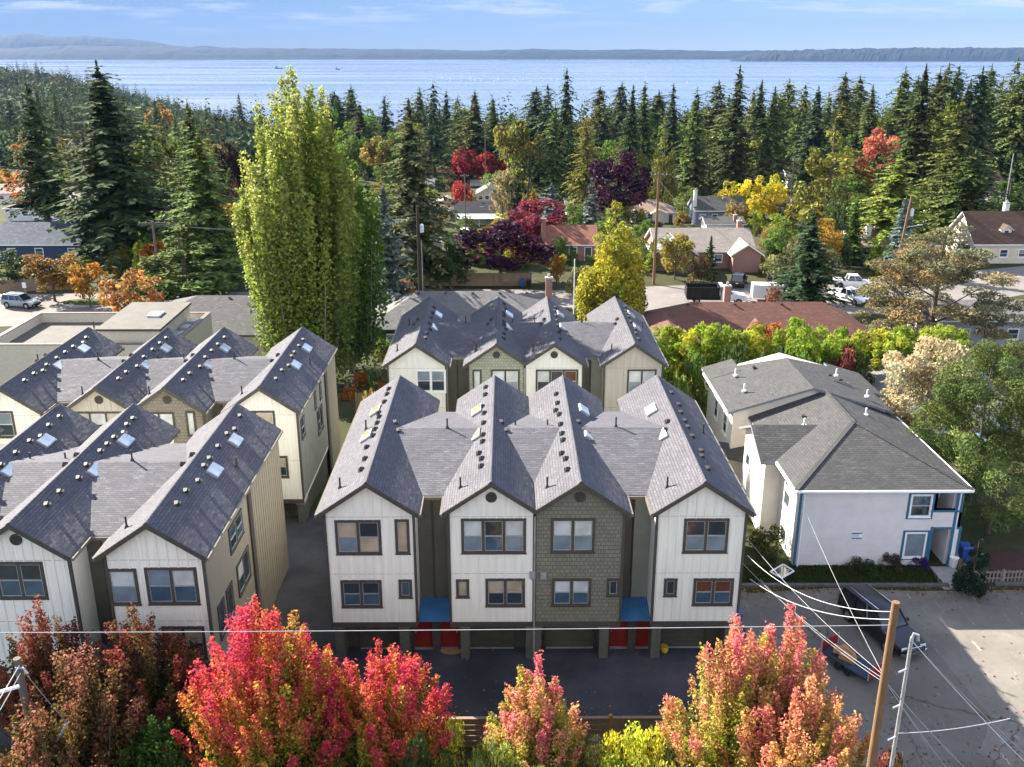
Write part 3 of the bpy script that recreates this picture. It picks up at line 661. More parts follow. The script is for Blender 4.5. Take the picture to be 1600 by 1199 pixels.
# ------------------------------------------------------------------ houses of the neighbourhood
SH = {k: shingles(k + '_shingles', c, tuple(v * 1.3 for v in c), row=.2, width=.4) for k, c in dict(black=(.02, .021, .024), grey=(.13, .125, .12), pale=(.21, .185, .16), tan=(.26, .19, .14), russet=(.20, .085, .055),
      brown=(.085, .05, .035), maroon=(.115, .055, .042), slate=(.06, .075, .10), rust=(.27, .12, .07), white=(.6, .6, .58), dgrey=(.07, .068, .066), redt=(.24, .10, .065)).items()}
WA = {k: lap(k + '_siding', c) for k, c in dict(white=(.66, .65, .62), cream=(.60, .52, .40), peach=(.55, .33, .17), blue=(.13, .17, .25), navy=(.035, .05, .10), grey=(.33, .34, .35), tan=(.36, .29, .2), dark=(.05, .045, .045), green=(.20, .24, .18)).items()}
WA['brick'] = brickwall('red_brick', (.25, .085, .06)); WA['stucco'] = plain('beige_stucco', (.52, .48, .40), .8)
def roof_block(m, x0, x1, y0, y1, ez, rise, kind, oh=.45, th=.18):
    a, b, c, d = (x0 - oh, y0 - oh, ez), (x1 + oh, y0 - oh, ez), (x1 + oh, y1 + oh, ez), (x0 - oh, y1 + oh, ez); xm, ym = (x0 + x1) / 2, (y0 + y1) / 2; z = ez + rise
    if kind == 'x':
        p, q = (x0 - oh, ym, z), (x1 + oh, ym, z); m.slab([a, b, q, p], th, 0, 1); m.slab([c, d, p, q], th, 0, 1)
    elif kind == 'y':
        p, q = (xm, y0 - oh, z), (xm, y1 + oh, z); m.slab([d, a, p, q], th, 0, 1); m.slab([b, c, q, p], th, 0, 1)
    elif kind == 'flat':
        m.slab([a, b, c, d], th, 0, 1)
    else:
        if x1 - x0 >= y1 - y0: k = (y1 - y0) / 2; p, q = (x0 + k * .9, ym, z), (x1 - k * .9, ym, z); m.slab([a, b, q, p], th, 0, 1); m.slab([b, c, q], th, 0, 1); m.slab([c, d, p, q], th, 0, 1); m.slab([d, a, p], th, 0, 1)
        else: k = (x1 - x0) / 2; p, q = (xm, y0 + k * .9, z), (xm, y1 - k * .9, z); m.slab([a, b, p], th, 0, 1); m.slab([b, c, q, p], th, 0, 1); m.slab([c, d, q], th, 0, 1); m.slab([d, a, p, q], th, 0, 1)
def house(label, px, py, wpx, d, hw, kind, rise, rc, wc_, rz=0.0, extra=(), chim=None, nwin=3, door=True, D=None, w=None, name='house', cat='house', garage=False, vents=0, dormer=None, fascia=WHITEP):
    if D is None: g = ground(px, py)
    else:
        q = atY(px, py, D); g = Vector((q.x, D, T(q.x, D)))
    w = w or wpx / FPX * ((g.y) * .944 + (CAM_H - g.z) * .33)
    r = thing(name, label, cat, (g.x, g.y, g.z), rz)
    blocks = [(-w / 2, w / 2, 0, d, hw, kind, rise)] + list(extra)
    for bi, (x0, x1, y0, y1, h, k, ri) in enumerate(blocks):
        m = MB(); o = .003 * bi
        if k == 'x': m.prism([(x0 + o, y0, -2), (x0 + o, y0, h), (x0 + o, (y0 + y1) / 2, h + ri - .14), (x0 + o, y1, h), (x0 + o, y1, -2)], 'x', (x1 - x0 - o, 0, 0))
        elif k == 'y': m.prism([(x0, y0 + o, -2), (x1, y0 + o, -2), (x1, y0 + o, h), ((x0 + x1) / 2, y0 + o, h + ri - .14), (x0, y0 + o, h)], 'y', (0, y1 - y0 - o, 0))
        else: m.box(x0, x1, y0 + o, y1, -2, h)
        m.build('wall', WA[wc_] if bi == 0 or wc_ != 'mixed' else WA['white'], r)
        rm = MB(); roof_block(rm, x0, x1, y0, y1, h, ri, k); ro = rm.build('roof', [SH[rc], fascia], r)
        if bi == 0:
            for j in range(vents): place('roof_vent', VENT_ME, ro, (x0 + (j + .7) * (x1 - x0) / (vents + .4), (y0 + y1) / 2 - .5, h + ri - .05))
    if chim:
        cx, cy_, hz_ = chim[:3]; m = MB(); m.box(cx - .35, cx + .35, cy_ - .35, cy_ + .35, -1, hz_, 0); m.box(cx - .42, cx + .42, cy_ - .42, cy_ + .42, hz_, hz_ + .14, 1); m.tube([(cx, cy_, hz_ + .1), (cx, cy_, hz_ + .5)], .15, 8, 1)
        m.build('chimney', [WA[chim[3] if len(chim) > 3 else 'brick'], CONC], r)
    bl0 = blocks[0]; ww = 1.3
    for j in range(nwin):
        x = bl0[0] + (j + .5) * w / (nwin + (1 if door else 0)) - ww / 2 + .2
        window(r, x, bl0[2] - .012, .95, ww, 1.25, [(BG, G), (G, GB)][j % 2:j % 2 + 1], 0, WHITEP, .1)
    if kind in ('x', 'hip'): window(r, bl0[1] + .012, d * .3, 1.0, 1.2, 1.2, [(G, G)], R(90), WHITEP, .1); window(r, bl0[0] - .012, d * .6, 1.0, 1.2, 1.2, [(G, G)], R(-90), WHITEP, .1)
    if door:
        m = MB(); x = bl0[1] - 1.6 if not garage else -w / 2 + .5; gw = w - 1.0 if garage else .95
        m.box(x, x + gw, bl0[2] - .05, bl0[2], 0, 2.1, 0)
        for k in range(4): m.box(x + .04, x + gw - .04, bl0[2] - .065, bl0[2] - .05, .08 + k * .5, .52 + k * .5, 0)
        m.box(x - .1, x, bl0[2] - .07, bl0[2], 0, 2.2, 1); m.box(x + gw, x + gw + .1, bl0[2] - .07, bl0[2], 0, 2.2, 1); m.box(x, x + gw, bl0[2] - .07, bl0[2], 2.1, 2.2, 1)
        m.build('garage_door' if garage else 'door', [WHITEP if garage else TRIM, WHITEP], r)
    if dormer:
        dx, dy, dz = dormer; m = MB(); m.prism([(dx - .8, dy, dz), (dx + .8, dy, dz), (dx + .8, dy, dz + 1.3), (dx, dy, dz + 1.95), (dx - .8, dy, dz + 1.3)], 'y', (0, 2.6, 0)); dn = m.build('dormer', WA[wc_], r)
        rm = MB(); roof_block(rm, dx - .8, dx + .8, dy, dy + 2.6, dz + 1.3, .75, 'y', .2, .1); rm.build('dormer_roof', [SH[rc], WHITEP], dn)
        window(dn, dx - .45, dy - .012, dz + .35, .9, .95, [(G, G)], 0, WHITEP, .1)
    return r
h1 = house('low white house with black roof, square skylight and white carport cover', 753, 352, 80, 8.5, 2.7, 'x', 2.0, 'black', 'white', nwin=0, door=False, vents=1, extra=[(5.0, 12.5, 1.5, 8.0, 2.3, 'x', 1.5), (9.2, 12.6, -1.6, 2.5, 2.25, 'y', 1.2)])
m = MB(); m.slab([(-5.3, -4.6, 2.25), (5.2, -4.6, 2.25), (5.2, -.1, 2.6), (-5.3, -.1, 2.6)], .15)
for x in (-5.1, -.5, 5.0): m.box(x - .07, x + .07, -4.4, -4.26, -1, 2.12)
m.build('carport_cover', WHITEP, h1)
m = MB(); m.box(-.5, .5, 2.0, 3.0, 3.6, 3.82); m.build('skylight', SKYL, h1)
house('peach stucco garage with a white roll-up door and pale gable roof', 698, 334, 32, 6, 2.6, 'y', 1.1, 'pale', 'peach', nwin=0, garage=True, name='garage', cat='garage')
house('small rambler with hipped rust-red roof behind the cream-leaved tree', 762, 290, 62, 9, 2.6, 'hip', 2.0, 'redt', 'white', chim=(1, 4, 5.2), extra=[(-6, 0, -3, 3, 2.3, 'x', 1.0)])
house('grey-roofed cottage with steep front gable beside the cream-leaved tree', 765, 318, 40, 9, 2.5, 'y', 2.2, 'grey', 'stucco')
house('grey-roofed house with a white lean-to roof beside the red shrub', 655, 300, 45, 8, 2.5, 'x', 1.6, 'grey', 'white')
house('orange-roofed bungalow glimpsed above the red shrub', 693, 280, 34, 8, 2.4, 'x', 1.5, 'rust', 'tan', nwin=2)
house('brick rambler with plain russet roof and a tall chimney on its left end', 893, 408, 74, 8, 2.6, 'x', 2.3, 'russet', 'brick', chim=(-4.3, 1.5, 6.2), nwin=2)
house('tan-roofed bungalow with a little gable over its white front window', 1022, 349, 66, 9, 2.6, 'hip', 2.2, 'tan', 'stucco', extra=[(-.6, 2.2, -1.4, 2, 2.5, 'y', .9)], nwin=3)
house('white-edged flat-roofed shed house between two blue spruces', 907, 336, 44, 9, 2.5, 'x', 1.0, 'pale', 'white', nwin=1)
house('blue house with white gable end, white chimney and dark grey roof', 1124, 350, 76, 8, 3.0, 'x', 2.6, 'dgrey', 'blue', chim=(-5.6, 1.2, 7.2, 'white'), vents=3, nwin=3)
house('low grey-roofed garage in front of the blue house', 1132, 366, 58, 6, 2.1, 'x', 1.1, 'dgrey', 'white', nwin=0, door=False, name='garage', cat='garage', chim=(2.2, 1, 3.7))
h8 = house('long brick house with weathered tan roof, solar panels and front brick gable', 1100, 420, 150, 10, 2.7, 'x', 2.5, 'pale', 'brick', extra=[(3.6, 7.6, -2.6, 4, 2.6, 'y', 1.6), (-7.6, -1.8, -1.6, 5, 2.6, 'y', 2.1)], nwin=3, chim=(6.2, 6, 6.0))
m = MB()
for i in range(3):
    for j in range(2):
        x = -7.3 + i * .85; y = -.6 + j * 1.6; z = 2.6 + (x + 8.05) * .62
        m.hexa([(x, y, z + .05), (x + .8, y, z + .55), (x + .8, y + 1.5, z + .55), (x, y + 1.5, z + .05)], [(x, y, z + .1), (x + .8, y, z + .6), (x + .8, y + 1.5, z + .6), (x, y + 1.5, z + .1)])
m.build('solar_panels', glassy('solar_glass', (.25, .3, .4), .1), h8)
house('wide cream bungalow with tan hipped roof and stubby pale chimney', 1398, 408, 124, 10, 2.5, 'hip', 2.2, 'tan', 'cream', chim=(-3.8, 2.2, 5.0, 'white'), nwin=3)
house('white-roofed grey garage beside the blue spruce and leaning pole', 1468, 352, 46, 8, 2.7, 'y', 1.1, 'white', 'grey', rz=R(-28), nwin=0, garage=True, name='garage', cat='garage')
house('small brick bungalow with square pinkish-brown hipped roof', 1520, 356, 50, 8, 2.6, 'hip', 2.0, 'redt', 'brick', nwin=2)
house('cream gabled house with dark brown roof, one dormer and a chimney', 1578, 412, 118, 9.5, 3.0, 'x', 4.2, 'brown', 'cream', chim=(1.0, 5.8, 8.2, 'white'), dormer=(-.6, 1.4, 3.6), nwin=3)
house('dark blue house with slate-blue roof behind the orange shrubs', 62, 410, 128, 9, 2.8, 'x', 2.6, 'slate', 'navy', nwin=2, extra=[(6.2, 9.6, 2, 7, 2.2, 'x', 1.2)])
house('wide grey-roofed house behind the farthest townhouse row, tall brick chimney', 715, 520, 0, 11, 2.8, 'hip', 2.7, 'grey', 'dark', D=98, w=19, chim=(9.9, 6, 6.8), vents=6, nwin=3, extra=[(2, 6, -2, 5, 2.7, 'y', 1.7)], fascia=TRIM)
house('long maroon-roofed house behind the bamboo hedge, brick chimney in front', 1197, 520, 0, 9, 2.7, 'hip', 2.4, 'maroon', 'tan', D=95, w=22, chim=(-2.8, 6.5, 6.3), vents=4, nwin=3, extra=[(-12.5, -7.5, -2.5, 5, 2.6, 'y', 1.4), (-2.6, 1.2, -1.5, 3, 2.5, 'y', 1.5)], fascia=TRIM)
house('grey-roofed house mostly hidden behind the pale-leaved tree', 1490, 590, 0, 9, 2.6, 'hip', 2.2, 'grey', 'white', D=73, w=12, nwin=2)
house('grey storage building at the right edge, beside the trampoline', 1580, 520, 0, 8, 3.2, 'x', 1.2, 'grey', 'grey', D=100, w=16, nwin=2)
house('broad dark grey hipped roof behind the flat-roofed building and poplar', 335, 500, 0, 13, 2.7, 'hip', 2.5, 'dgrey', 'stucco', D=96, w=19, nwin=2, vents=3, fascia=TRIM)
FAR = [('grey-roofed long house on the rise by the upper road', 1578, 266, 70, 'x', 'slate', 'white'), ('white cottage with curved front gable above the yellow shrubs', 1068, 300, 42, 'y', 'dgrey', 'white'), ('grey-roofed wing behind the white gabled cottage', 1045, 285, 45, 'x', 'slate', 'white'),
       ('white upright house behind the bright yellow tree', 1188, 300, 44, 'x', 'dgrey', 'white'), ('grey gabled roof behind the yellow tree', 1222, 335, 40, 'y', 'dgrey', 'grey'), ('grey-roofed house among orange shrubs left of the poplar', 272, 348, 44, 'x', 'grey', 'grey'),
       ('white house glimpsed between the two dark firs', 122, 335, 28, 'x', 'pale', 'white'), ('pale house at the left edge behind the red maple', 18, 318, 44, 'x', 'tan', 'white'), ('low pale building behind the tall sparse fir', 40, 345, 60, 'flat', 'pale', 'white'),
       ('white house half hidden under the great firs', 1460, 312, 38, 'x', 'pale', 'white'), ('maroon-roofed house under the great firs', 1535, 300, 60, 'x', 'maroon', 'tan'), ('russet-roofed house beside the big round cedar', 1560, 238, 50, 'hip', 'redt', 'cream'),
       ('blue-roofed house far back above the red maples', 768, 235, 30, 'x', 'slate', 'white'), ('pale house in the trees behind the olive cedar', 1120, 245, 36, 'x', 'grey', 'white'), ('tan-roofed house among the left firs', 330, 255, 34, 'x', 'tan', 'white'), ('small tan cottage beside the upper road bend', 1555, 330, 26, 'y', 'tan', 'white'),
       ('grey-roofed house between the yellow shrub and the plum trees', 850, 250, 40, 'x', 'grey', 'white')]
FAR += [('tan hipped roof under the dark conifers left of the crimson maples', 690, 262, 40, 'hip', 'tan', 'cream'), ('pale-roofed house right of the crimson maples', 822, 262, 40, 'x', 'pale', 'white'), ('brown-roofed house left of the low yellow tree', 1102, 276, 44, 'x', 'brown', 'cream'),
        ('grey-roofed house left of the big olive cedar', 1252, 292, 44, 'x', 'grey', 'white'), ('white house right of the light green layered cedar', 1492, 282, 40, 'x', 'white', 'white'), ('tan-roofed house above the white-roofed grey garage', 1440, 298, 48, 'hip', 'tan', 'cream'),
        ('russet-roofed cottage above the tan-roofed bungalow', 1010, 300, 42, 'x', 'russet', 'white'), ('small blue house left of the brick rambler chimney', 940, 300, 36, 'y', 'grey', 'blue'), ('pale-roofed bungalow above the blue house', 1135, 318, 40, 'x', 'pale', 'cream')]
for lb, px, py, wpx, k, rc, wc_ in FAR: house(lb, px, py, wpx, 8, 2.7, k, 1.9 if k != 'flat' else .1, rc, wc_, nwin=2)
house('small tan-roofed shed with green wall beside the purple plum', 678, 398, 22, 3, 2.2, 'y', .7, 'pale', 'green', nwin=0, door=False, name='shed', cat='shed')
house('small slate-roofed blue shed next to the dark blue house', 142, 402, 0, 3.5, 2.1, 'y', .8, 'grey', 'navy', w=4, nwin=0, door=True, name='shed', cat='shed')
# flat-roofed modern building with parapets, left
def flatroof():
    a = Vector((-38, 84, T(-38, 84)))
    r = thing('flat_roofed_building', 'beige flat-roofed building with parapets and a raised roof box', 'building', a)
    ST = plain('beige_panel', (.46, .42, .34), .7, .08); RF = plain('grey_membrane_roof', (.105, .095, .083), .85, .15, 1.0)
    zt = 5.2; x0, x1, y0, y1 = -8.6, 8.5, -2.0, 9.0
    m = MB(); m.box(x0, x1, y0, y1, -2, zt - .9); m.box(x0, x1, y0, y0 + .35, zt - .9, zt); m.box(x0, x1, y1 - .35, y1, zt - .9, zt); m.box(x0, x0 + .35, y0 + .35, y1 - .35, zt - .9, zt); m.box(x1 - .35, x1, y0 + .35, y1 - .35, zt - .9, zt)
    wl = m.build('wall', ST, r)
    c = MB(); c.box(x0 - .05, x1 + .05, y0 - .05, y0 + .4, zt + .002, zt + .08); c.box(x0 - .05, x1 + .05, y1 - .4, y1 + .05, zt + .002, zt + .08); c.box(x0 - .05, x0 + .4, y0 + .4, y1 - .4, zt + .002, zt + .08); c.box(x1 - .4, x1 + .05, y0 + .4, y1 - .4, zt + .002, zt + .08); c.build('coping', plain('brown_coping', (.16, .13, .11), .5), wl)
    f = MB(); f.poly([(x0 + .35, y0 + .35, zt - .89), (x1 - .35, y0 + .35, zt - .89), (x1 - .35, y1 - .35, zt - .89), (x0 + .35, y1 - .35, zt - .89)]); f.build('roof', RF, r)
    b = MB(); b.box(1.5, 6.9, -1.1, 7.6, zt - .85, zt + 1.05); pb = b.build('roof_box', ST, r)
    b = MB(); b.slab([(1.3, -1.3, zt + 1.25), (7.1, -1.3, zt + 1.25), (7.1, 7.8, zt + 1.4), (1.3, 7.8, zt + 1.4)], .2, 0, 1); b.build('box_roof', [RF, TRIM], pb)
    b = MB(); b.box(4.6, 5.8, 2.4, 4.0, zt + 1.28, zt + 1.5); b.build('skylight', SKYL, pb)
    for x, y in ((-3.5, -1.0), (-2.0, 6)): place('vent_pipe', PIPE_ME, r, (x, y, zt - .6))
    for j in range(3):
        b = MB(); b.box(7.3, 8.0, 1 + j * 2.2, 2.2 + j * 2.2, zt - .89, zt + .1); b.build('air_unit', PALEM, r)
flatroof()

# ------------------------------------------------------------------ plants
def unit(v): return v / (np.linalg.norm(v, axis=1, keepdims=True) + 1e-9)
def leaves_mesh(name, C, U_, V_, tint, mat):
    """one lozenge-shaped leaf or spray per row: centre, half length vector, half width vector, colour"""
    n = len(C); v = np.empty((n, 4, 3), np.float32)
    v[:, 0] = C - U_; v[:, 1] = C + V_; v[:, 2] = C + U_; v[:, 3] = C - V_
    me = bpy.data.meshes.new(name); me.vertices.add(4 * n); me.vertices.foreach_set('co', v.ravel())
    me.loops.add(4 * n); me.loops.foreach_set('vertex_index', np.arange(4 * n, dtype=np.int32))
    me.polygons.add(n); me.polygons.foreach_set('loop_start', np.arange(0, 4 * n, 4, dtype=np.int32)); me.polygons.foreach_set('loop_total', np.full(n, 4, np.int32))
    a = me.attributes.new('tint', 'FLOAT_COLOR', 'POINT'); t = np.ones((n, 4, 4), np.float32); t[:, :, :3] = tint[:, None, :]; a.data.foreach_set('color', t.ravel())
    me.materials.append(mat); me.update(calc_edges=True); me.validate(); return me
def leaf_dirs(rs, n, size, aspect=.62, out=None, outw=.0):
    nrm = unit(rs.normal(size=(n, 3)) + np.array([-.15, .1, .35]) + (0 if out is None else out * outw))
    t = unit(np.cross(nrm, rs.normal(size=(n, 3)))); b = np.cross(nrm, t)
    s = size * rs.uniform(.65, 1.3, (n, 1))
    return t * s * .5, b * s * .5 * aspect
def crown_clumps(name, seed, h, Rr, n, leaf, shape='round', clumps=40, z0=.2, var=.22, hue=.12, mat=None, aspect=.62, fill=.25, rscale=1.0, zsq=None):
    rs = np.random.RandomState(seed); cs = []
    while len(cs) < clumps:
        p = rs.uniform(-1, 1, 3); zz = (p[2] + 1) / 2
        if shape == 'round': ok = p[0] ** 2 + p[1] ** 2 + p[2] ** 2 < 1; keep = np.linalg.norm(p) > .45 or rs.rand() < fill; e = 1.0
        elif shape == 'cone': e = (1 - zz) ** .75 * (.55 + .45 * min(1, zz * 5)); ok = p[0] ** 2 + p[1] ** 2 < e * e; keep = (p[0] ** 2 + p[1] ** 2) > (.45 * e) ** 2 or rs.rand() < fill or zz > .85
        elif shape == 'column': e = (1 - zz ** 3.2) ** .7 * (.72 + .28 * min(1, zz * 2.5)); ok = p[0] ** 2 + p[1] ** 2 < e * e; keep = (p[0] ** 2 + p[1] ** 2) > (.5 * e) ** 2 or rs.rand() < fill or zz > .85
        elif shape == 'dome': ok = p[0] ** 2 + p[1] ** 2 + (zz * .98) ** 2 < 1; keep = p[0] ** 2 + p[1] ** 2 + zz ** 2 > .4 or rs.rand() < fill
        elif shape == 'vase': e = .35 + .65 * zz ** .7; e *= 1 if zz < .8 else 1 - (zz - .8) * 2.2; ok = p[0] ** 2 + p[1] ** 2 < e * e; keep = True
        if ok and keep: cs.append((p[0] * Rr, p[1] * Rr, h * (z0 + (1 - z0) * zz)))
    cs = np.array(cs); cr = rs.uniform(.16, .34, clumps) * Rr * (1.2 if clumps < 30 else 1.0) * (30 / max(clumps, 30)) ** .33 * rscale
    if shape in ('cone', 'column'): cr *= (1.15 - .75 * ((cs[:, 2] / h - z0) / (1 - z0)).clip(0, 1))
    w = cr ** 2; k = rs.choice(clumps, n, p=w / w.sum()); d = unit(rs.normal(size=(n, 3)) + np.array([0, 0, .25]))
    r = cr[k][:, None] * rs.uniform(.5, 1.08, (n, 1)) ** .6; C = cs[k] + d * r * np.array([1, 1, zsq or (.85 if shape not in ('column', 'cone') else 1.35)])
    C[:, 2] = C[:, 2].clip(h * z0 * .5, h * 1.03)
    Uv, Vv = leaf_dirs(rs, n, leaf, aspect, d, .7)
    ct = np.exp(rs.normal(size=(clumps, 1)) * var); hh = rs.normal(size=(clumps, 1)) * hue
    t = ct[k] * np.concatenate([1 + hh[k], np.ones((n, 1)), 1 - hh[k] * .5], 1) * np.exp(rs.normal(size=(n, 1)) * .12)
    return leaves_mesh(name, C, Uv, Vv, t.clip(.05, 3), mat or LEAF)
def crown_conifer(name, seed, h, Rr, n=330, k=7, z0=.1, droop=.35, rise=.15, width=.2, prof=1.0, ragged=.3, spl=.40, mat=None, core=900, csz=1.0):
    """boughs at uneven heights, each set with drooping sprays, round a dense core of needles"""
    rs = np.random.RandomState(seed); C = []; Uv = []; Vv = []; Tn = []
    lob = rs.normal(size=7) * .18
    for i in range(n):
        f = 1 - ((i + rs.rand()) / n) ** .62; f = min(.985, f); z = h * (z0 + (1 - z0) * f); az = rs.rand() * 6.283
        L0 = Rr * (1 - f) ** (prof * .74) * (.72 + .28 * min(1, f * 6)) * (1 + lob[int(az * 1.11) % 7]) + .022 * h * (1 - f) ** .5 + .006 * h
        L = L0 * rs.uniform(1 - ragged * 1.5, 1 + ragged * .55); dr = np.array([math.cos(az), math.sin(az), 0]); sd = np.array([-dr[1], dr[0], 0]); bt = math.exp(rs.normal() * .25)
        kk = max(2, int(k * (.35 + .65 * L / (Rr + .1)))); rv = rise * rs.uniform(.2, 1.6) + .25 * f; dv = droop * rs.uniform(.6, 1.4)
        for q in range(kk):
            s = (q + .6) / kk; P = dr * L * s + np.array([0, 0, z + L * (rv * s - dv * s * s)]); sl_ = spl * (.35 * L + .65 * min(L, 2.2)) * (1.05 - .55 * s) * rs.uniform(.7, 1.3) + .12
            slope = rv - 2 * dv * s
            for sg in (-1, 1):
                d = dr * rs.uniform(.5, .95) + sd * sg * rs.uniform(.5, 1.0) + np.array([0, 0, slope * .7 - rs.uniform(.0, .55)]); d /= np.linalg.norm(d)
                wv = np.cross(d, np.array([rs.normal() * .6, rs.normal() * .6, 1.0])); wv /= np.linalg.norm(wv) + 1e-9
                C.append(P + d * sl_ * .5); Uv.append(d * sl_ * .55); Vv.append(wv * (width * sl_ + .05)); Tn.append(bt * math.exp(rs.normal() * .2))
        d = dr + np.array([0, 0, rv - 2 * dv]); d /= np.linalg.norm(d); C.append(dr * L * .95 + np.array([0, 0, z + L * (rv * .95 - dv * .9)])); Uv.append(d * (min(L, 4) * .07 + .15)); Vv.append(sd * (min(L, 4) * .025 + .08)); Tn.append(bt)
    for q in range(7): C.append(np.array([0, 0, h * (1 - .010 * q)])); Uv.append(np.array([rs.normal() * .05, rs.normal() * .05, h * .014])); a = rs.rand() * 6.3; Vv.append(np.array([math.cos(a), math.sin(a), 0]) * (.10 + .04 * q)); Tn.append(1.)
    for q in range(core):
        f = 1 - rs.rand() ** .55; r = Rr * (1 - f) ** prof * .5 * math.sqrt(rs.rand()); a = rs.rand() * 6.283; d = unit(rs.normal(size=(1, 3)) + np.array([[0, 0, -.4]]))[0]; wv = np.cross(d, rs.normal(size=3)); wv /= np.linalg.norm(wv)
        C.append(np.array([math.cos(a) * r, math.sin(a) * r, h * (z0 + (1 - z0) * min(f, .93))])); Uv.append(d * csz * rs.uniform(.4, .8)); Vv.append(wv * csz * rs.uniform(.2, .4)); Tn.append(math.exp(rs.normal() * .2))
    t = np.array(Tn)[:, None]; t = t * np.array([[1.0, 1.0, 1.0]])
    return leaves_mesh(name, np.array(C), np.array(Uv), np.array(Vv), t.clip(.1, 3), mat or NEEDLE)
def trunk_mesh(name, seed, h, r0, limbs=0, spread=1.0, mat=None, top=.9, lean=.0, z1=.35):
    rs = random.Random(seed); m = MB(); pts = []; n = 7
    for i in range(n): f = i / (n - 1); pts.append((rs.uniform(-1, 1) * .012 * h * f + lean * f, rs.uniform(-1, 1) * .012 * h * f, h * top * f - (.4 if i == 0 else 0)))
    m.tube(pts, [r0 * (1.25 if i == 0 else 1 - .88 * i / (n - 1)) for i in range(n)], 8)
    for j in range(limbs):
        f = z1 + (.95 - z1) * j / max(1, limbs) * .85; z = h * top * f; a = j * 2.4 + rs.random(); L = spread * (1 - f * .55) * rs.uniform(.6, .95); r = r0 * (1 - f) * .45 + .012
        m.tube([(0, 0, z), (math.cos(a) * L * .45, math.sin(a) * L * .45, z + L * .32), (math.cos(a + .2) * L * .95, math.sin(a + .2) * L * .95, z + L * .85)], [r, r * .65, r * .2], 6)
    return m.mesh(name, mat or BARK, True)
PROTO = {}
def at_px(px, ptop, D): p = atY(px, ptop, D); return p.x, p.z
def proto(kind):
    """crown, trunk, height, radius of each kind of tree; background trees share these meshes"""
    if kind in PROTO: return PROTO[kind]
    b, v = kind.rsplit('_', 1) if kind[-1].isdigit() else (kind, '0'); s = int(v) * 17 + 3
    if b == 'fir': r = (crown_conifer(kind, s, 30, 5.2, 360, 10, .08, .42, .12, spl=.29), trunk_mesh(kind + '_trunk', s, 30, .42), 30, 5.2)
    elif b == 'bigfir': r = (crown_conifer(kind, s, 30, 7.0, 430, 11, .05, .5, .12, width=.2, prof=.72, ragged=.42, spl=.27, core=1200), trunk_mesh(kind + '_trunk', s, 30, .48), 30, 7.0)
    elif b == 'spire': r = (crown_conifer(kind, s, 30, 3.6, 360, 8, .06, .5, .05, prof=.85, spl=.32), trunk_mesh(kind + '_trunk', s, 30, .38), 30, 3.6)
    elif b == 'raggedfir': r = (crown_conifer(kind, s, 30, 4.6, 220, 10, .2, .6, .15, ragged=.5, prof=.65, core=450, spl=.3), trunk_mesh(kind + '_trunk', s, 30, .42), 30, 4.6)
    elif b == 'spruce': r = (crown_conifer(kind, s, 14, 3.4, 230, 6, .03, .15, .12, width=.24), trunk_mesh(kind + '_trunk', s, 14, .2), 14, 3.4)
    elif b == 'cedar': r = (crown_clumps(kind, s, 16, 4.2, 4200, .62, 'cone', 70, .04, .2, .06, NEEDLE, .45), trunk_mesh(kind + '_trunk', s, 16, .3), 16, 4.2)
    elif b == 'cypress': r = (crown_clumps(kind, s, 14, 2.2, 2600, .5, 'column', 46, .03, .2, .05, NEEDLE, .45), trunk_mesh(kind + '_trunk', s, 14, .22), 14, 2.2)
    elif b == 'round': r = (crown_clumps(kind, s, 11, 5, 3600, .60, 'round', 38, .18, .22, .1), trunk_mesh(kind + '_trunk', s, 11, .26, 6, 4.0, top=.8), 11, 5)
    elif b == 'vase': r = (crown_clumps(kind, s, 9, 4, 3000, .50, 'vase', 40, .22, .2, .12), trunk_mesh(kind + '_trunk', s, 9, .18, 8, 3.6, top=.75, z1=.2), 9, 4)
    elif b == 'shrub': r = (crown_clumps(kind, s, 2.6, 1.9, 1500, .26, 'dome', 22, .02, .2, .1), trunk_mesh(kind + '_stem', s, 2.6, .06, 6, 1.4, top=.7, z1=.15), 2.6, 1.9)
    elif b == 'bamboo': r = (crown_clumps(kind, s, 5.5, 2.0, 5200, .36, 'vase', 70, .05, .2, .05, LEAF, .26), trunk_mesh(kind + '_stem', s, 5.5, .05, 9, 1.5, top=.9, z1=.05), 5.5, 2.0)
    PROTO[kind] = r; return r
NAMES = dict(fir='fir_tree', bigfir='fir_tree', spire='fir_tree', raggedfir='fir_tree', spruce='spruce_tree', cedar='cedar_tree', cypress='cypress_tree', round='leafy_tree', vase='leafy_tree', shrub='shrub', bamboo='bamboo_clump')
CATS = dict(shrub='shrub', bamboo='bamboo', bamboo_clump='bamboo')
TREES = []
def put(name, label, cat, crown, trunk, h0, R0, x, y, h, w, color=(1, 1, 1), group=None, zb=None, rz=0.0, small=False):
    zb = T(x, y) if zb is None else zb; s = (w / 2 / R0, w / 2 / R0, h / h0)
    r = thing(name, label, cat, (x, y, zb), 0, group); st = 'stem' if name in ('shrub', 'bamboo_clump') else 'trunk'
    c = place('foliage' if st == 'stem' else 'crown', crown, r, (0, 0, 0), (0, 0, rz), s); c.color = (*color, 1)
    place(st, trunk, r, (0, 0, 0), (0, 0, rz), s); TREES.append((x, y, w)); return r
def tree(kind, px, ptop, D, wpx, color, label, group=None, rz=None, name=None):
    cr, tr, h0, R0 = proto(kind); p = atY(px, ptop, D); zb = T(p.x, D); b = kind.rsplit('_', 1)[0] if kind[-1].isdigit() else kind
    zc = D * math.cos(R(PITCH)) + (CAM_H - (p.z + zb) / 2) * math.sin(R(PITCH)); w = wpx / FPX * zc; h = max(1.2, p.z - zb)
    nm = name or NAMES[b]; cat = CATS.get(nm, 'shrub' if nm == 'shrub' else 'tree')
    return put(nm, label, cat, cr, tr, h0, R0, p.x, D, h, w, color, group, zb, (px * 1.7 + ptop) % 6.28 if rz is None else rz)
